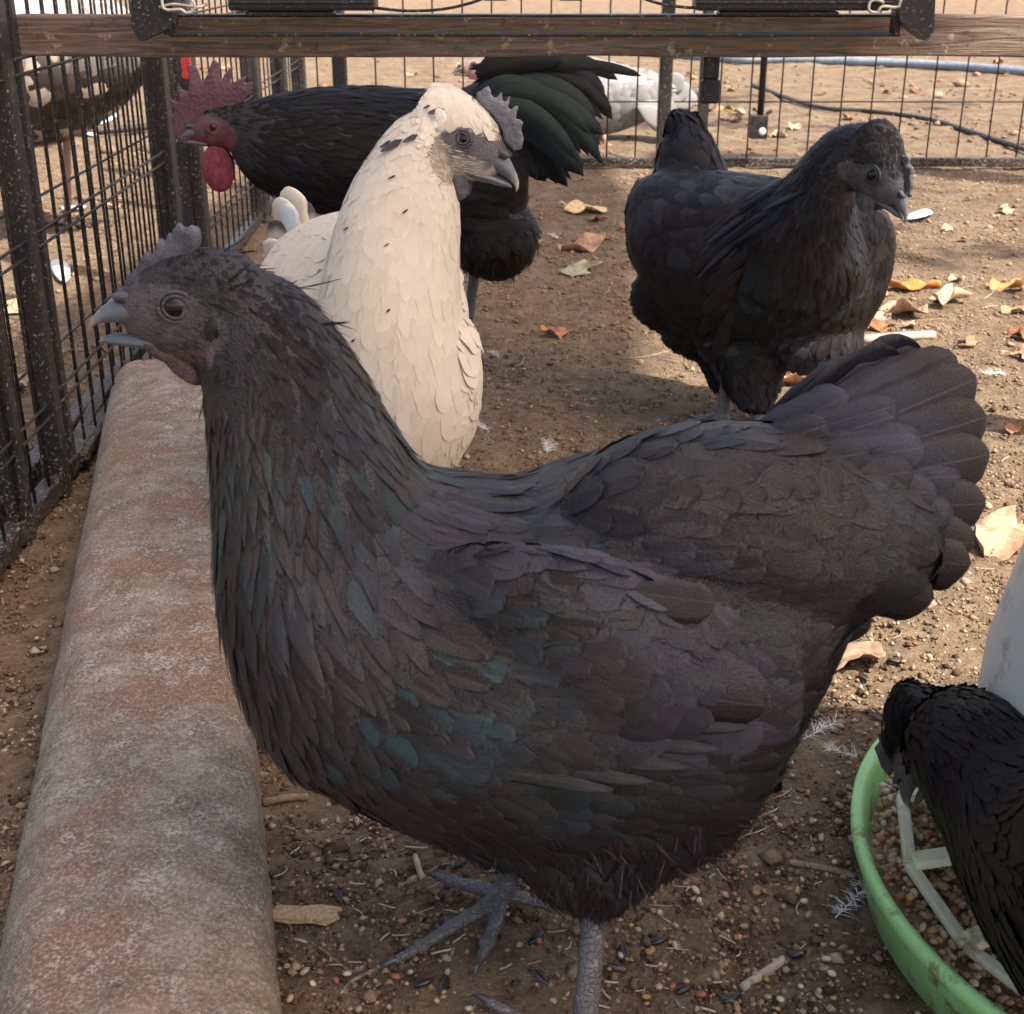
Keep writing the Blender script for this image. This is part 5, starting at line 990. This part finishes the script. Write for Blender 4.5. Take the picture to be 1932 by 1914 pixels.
leaf(1045, 628, .045, (.42, .20, .11), 'small reddish brown leaf beside the white hen', .3, .4)
leaf(1095, 510, .09, (.33, .32, .2), 'olive grey leaf left of the right hen', 1.2, .2)
leaf(85, 500, .0, LC[0], '') if False else None
for i in range(60):
    px, py = random.uniform(950, 1930), random.uniform(335, 850); 
    if px < 1180 and py > 620: continue
    ci = random.randrange(6); sz = random.uniform(.018, .055)
    leaf(px, py, sz, LC[ci], ('tiny ' if sz < .03 else 'small ')+LN[ci]+' leaf scrap '+('near the back fence' if py < 420 else 'left of the right hen' if px < 1200 else 'right of the right hen' if px > 1640 else 'on the soil around the right hen feet'))
for i in range(26):
    px, py = random.uniform(-10, 600), random.uniform(150, 900); p = onZ(px, py)
    if p.x > -.57: continue
    ci = random.randrange(6); leaf(px, py, random.uniform(.03, .08), LC[ci], LN[ci]+' dry leaf on the ground beyond the left fence')
for i in range(70):
    y = random.uniform(3.9, 9); p = Vector((random.uniform(-.3, .5)*y, y, 0)); ci = random.randrange(6); V, Fc, uv = leaf_mesh(random.uniform(.04, .10), .025, .4); o = mk('dry_leaf', V, Fc, M['leaf'], col=np.tile(LC[ci], (len(V), 1))); o.location = gz(p, .006); o.rotation_euler = (0, 0, random.uniform(0, 6)); tag(o, LN[ci]+' dry leaf on the open ground beyond the back fence', 'leaf', 'dry leaves beyond the back fence')
nf = 9000; yf = rng.uniform(3.7, 11, nf); xf = rng.uniform(-.55, .55, nf)*yf; sf = np.exp(rng.normal(-5.1, .5, nf)); kf = vnoise(xf, yf, 2.5, 4)+rng.uniform(-.4, .4, nf) > 0; xf, yf, sf = xf[kf], yf[kf], sf[kf]
tag(scatter_blobs('far_soil_clods', np.stack([xf, yf, ground_z(xf, yf)+sf*.2], -1), np.stack([sf*1.3, sf*1.1, sf*.7], -1), np.array((.30, .21, .14))*rng.uniform(.5, 1.25, (len(xf), 1)), M['crumb']), 'loose clods of pale soil over the ground beyond the fences', 'soil', kind='stuff')
def twig(pts, r, lab, c='twig'):
    q = [gz(onZ(x, y), r*.8) for x, y in pts]; o = tube('twig', q, r, M[c], None, 6, 4); tag(o, lab, 'twig')
twig([(1625, 652), (1690, 648), (1760, 640)], .0075, 'thick pale stick on the ground behind the right hen legs', 'paletimber')
twig([(1170, 668), (1220, 664), (1285, 648)], .002, 'thin reddish stem left of the right hen')
twig([(783, 1605), (790, 1635), (797, 1660)], .0022, 'short straw piece standing out near the far foot', 'paletimber')
twig([(495, 1510), (540, 1500), (580, 1495)], .003, 'brown twig on the soil under the breast beside the kerb')
twig([(1490, 1630), (1560, 1650), (1615, 1662)], .0022, 'thin brown twig left of the feeder')
twig([(1400, 1860), (1440, 1830), (1480, 1805)], .003, 'pale stem on the soil at the bottom near the feeder', 'paletimber')
twig([(660, 1870), (700, 1845), (725, 1835)], .0012, 'fine rootlet in front of the long toe')
twig([(560, 1770), (610, 1800), (660, 1840), (690, 1835)], .0006, 'fine pale hair on the soil by the kerb')
vf = []
for i in range(260):
    px, py = random.uniform(510, 1600), random.uniform(1500, 1914)
    if random.random() < .6: px, py = random.uniform(900, 1930), random.uniform(340, 1250)
    a = random.uniform(0, 3.1); l = random.uniform(14, 50); pts = [(px, py), (px+math.cos(a)*l*.5+random.uniform(-6, 6), py+math.sin(a)*l*.3), (px+math.cos(a)*l, py+math.sin(a)*l*.5)]
    vf.append(tube_vf([gz(onZ(x, y), .002) for x, y in pts], random.uniform(.0003, .0008), 5, 3))
V, Fc = join_vf(vf); tag(mk('straw_litter', V, Fc, M['paletimber']), 'fine bits of straw and rootlets strewn over the soil', 'straw', kind='stuff')
# wood chip
M['chip'] = m_flat('split_wood', (.50, .36, .20), .8, 500, .5, .0015)
V = []; p0 = gz(onZ(582, 1742), .004); prof = [(-.021, -.006), (-.010, -.0085), (.004, -.008), (.012, -.0105), (.020, -.004), (.017, .001), (.021, .004), (.008, .0065), (-.006, .005), (-.020, .0065), (-.023, .001)]; n = len(prof)
V = [p0+Vector((x, y, 0)) for x, y in prof]+[p0+Vector((x*.97, y*.95, .0028)) for x, y in prof]
o = mk('wood_chip', V, [tuple(range(n-1, -1, -1)), tuple(range(n, 2*n))]+[(j, (j+1) % n, (j+1) % n+n, j+n) for j in range(n)], M['chip'], smooth_=False); tag(o, 'pale splintered wood chip on the soil beside the kerb', 'wood chip')
def down(px, py, size, lab, kind=0):
    p = gz(onZ(px, py), .004); n = 70; a0 = random.uniform(0, 6.28); V = []; Fc = []; 
    ax = Vector((math.cos(a0), math.sin(a0), .15)); sd2 = Vector((-ax.y, ax.x, 0)); vf = [tube_vf([p-ax*size*.5, p, p+ax*size*.5], [size*.010, size*.007, size*.003], 5, 3)]
    for i in range(n):
        t = random.uniform(-.4, .5); s0 = p+ax*size*t; d = (sd2*random.choice((-1, 1))+ax*random.uniform(-.5, 1.2)+Vector((random.uniform(-.6, .6), random.uniform(-.6, .6), random.uniform(-.1, .7)))).normalized()*size*random.uniform(.10, .42)
        vf.append(tube_vf([s0, s0+d*.5+Vector((0, 0, size*.03)), s0+d], [size*.005, size*.004, size*.0015], 4, 2))
    V, Fc = join_vf(vf); o = mk('down_feather', V, Fc, M['white_feather'], col=np.tile((.75, .73, .70), (len(V), 1))); tag(o, lab, 'feather')
down(1032, 864, .032, 'white down feather on the soil just behind the black hen back'); down(908, 820, .03, 'small white down feather at the foot of the white hen'); down(935, 662, .022, 'tiny white down tuft right of the white hen breast'); down(1545, 1395, .034, 'white down tuft in the sunlight right of the black hen fluff'); down(1607, 1700, .036, 'grey white down feather beside the green feeder rim'); down(1045, 450, .03, 'small white down wisp on the shaded ground near the rooster tail'); down(1590, 1440, .03, 'pale down tuft left of the feeder rim'); down(1875, 720, .045, 'loose white down on sunny ground at the right edge')
def flat_feather(p, q, w, lab):
    a, b = gz(p, .008), gz(q, .010); r = empty('feather', a, lab, 'feather'); big_feather('vane', a, b, w, (0, -.2, 1), M['white_feather'], r, (.50, .50, .51), cup=.3); 
flat_feather(onZ(1705, 418), onZ(1752, 402), .016, 'white feather lying on the ground right of the right hen beak'); flat_feather(onZ(180, 262), onZ(150, 250), .02, 'white feather lying beyond the left fence'); flat_feather(onZ(190, 240), onZ(215, 218), .02, 'pale feather on the ground beyond the left fence, farther back')
flat_feather(onZ(165, 400), onZ(120, 408), .016, 'small white feather beyond the left fence at mid height'); flat_feather(onZ(125, 545), onZ(105, 500), .016, 'bright white feather on the ground between two left posts')
# hose and pipe beyond the back fence
hp = [onZ(x, y, .02) for x, y in ((1180, 95), (1370, 112), (1480, 113), (1640, 118), (1800, 126), (1932, 136), (2200, 150))]; o = tube('hose', [Vector((p.x, p.y, .022)) for p in hp], .022, M['hose'], None, 10, 6); tag(o, 'pale blue grey pipe lying across the ground beyond the back fence', 'pipe')
hp = [onZ(x, y, .01) for x, y in ((1420, 160), (1500, 190), (1560, 205), (1640, 210), (1750, 225), (1850, 255), (1990, 300))]; o = tube('hose', [Vector((p.x, p.y, .010)) for p in hp], .008, M['black_plastic'], None, 10, 6); tag(o, 'thin dark hose curving across the ground beyond the back fence', 'hose')
hp = [onZ(x, y, .01) for x, y in ((125, 252), (200, 250), (300, 240))]; o = tube('hose', [Vector((p.x, p.y, .015)) for p in hp], .012, M['black_plastic'], None, 10, 4); tag(o, 'straight dark pipe on the ground beyond the left fence', 'pipe')
# half buried black rail scraps at the foot of the left fence
for pts, r in (([(150, 870), (185, 810), (225, 740)], .008), ([(160, 900), (215, 800)], .006)):
    q = [gz(onZ(x, y), .02) for x, y in pts]; o = bar('rail_scrap', q[0], q[-1], r, 'iron', None, True); tag(o, 'black rail piece lying at the foot of the left fence' if r > .007 else 'thinner black bar lying against the rail piece by the fence foot', 'metal bar')
# ------------------------------------------------------------------ unseen sheet and tree, added above the picture to shade the run
def overhead():
    def up(px, py, z): g = onZ(px, py); return g+SUN_DIR*(z/SUN_DIR.z)
    zr = 6.0; edge = [(1140, 300), (1190, 380), (1205, 520), (1225, 640), (1225, 760), (1270, 900), (1370, 1060), (1500, 1290), (1500, 1440), (1600, 1440), (1700, 1400), (1760, 1330), (1960, 1300), (2100, 1500), (2150, 2300)]
    E = [up(x, y, zr) for x, y in edge]; g = lambda x, y: Vector((x, y, 0))+SUN_DIR*(zr/SUN_DIR.z)
    Vp = [g(-.75, .1), g(-.80, 1.6), g(-.62, 3.9), g(0.2, 3.95)]+E+[g(.5, -.15), g(-.5, -.15)]
    n = len(Vp); V = [v.copy() for v in Vp]+[v+Vector((0, 0, .01)) for v in Vp]
    o = mk('added_shade_sheet', V, [tuple(range(n)), tuple(range(2*n-1, n-1, -1))]+[(j, j+n, (j+1) % n+n, (j+1) % n) for j in range(n)], M['shadesheet'], smooth_=False); tag(o, 'added unseen grey sheet high over the run, cut to cast its shade edge', 'shade helper')  # unseen sheet added to block the sun, outlined from the wanted shadow edge
    # added tree: leaves set along the sun to dapple the right and back
    root = empty('added_shade_tree', (4.6, 1.6, 0), 'added unseen tree whose leaves are placed to dapple the right of the run', 'tree')
    tube('trunk', [(4.6, 1.6, 0), (4.5, 1.6, 2.4), (4.2, 1.7, 4.4), (3.6, 1.9, 5.8)], [.14, .12, .10, .06], M['bark'], root, 10, 4)
    n = 3600; G = np.stack([rng.uniform(-.2, 2.6, n), rng.uniform(.6, 5.6, n)], -1); dens = vnoise(G[:, 0], G[:, 1]*1.8, 2.6, 5)+.5+.5*vnoise(G[:, 0], G[:, 1], 9, 6)
    G = G[dens > .80]; n = len(G); z = rng.uniform(5.2, 6.4, n); S = np.array(SUN_DIR); P = np.stack([G[:, 0]+S[0]*z/S[2], G[:, 1]+S[1]*z/S[2], z], -1)
    D = rng.normal(0, 1, (n, 3)); N = rng.normal(0, .5, (n, 3))+S; N /= np.linalg.norm(N, axis=1)[:, None]
    spread_feathers('crown', P, D, N, rng.uniform(.07, .13, n), rng.uniform(.025, .04, n), np.full(n, .6), np.zeros(n), np.tile((.07, .11, .03), (n, 1)), M['added_canopy'], root, None, 5, 0, .1)
overhead()
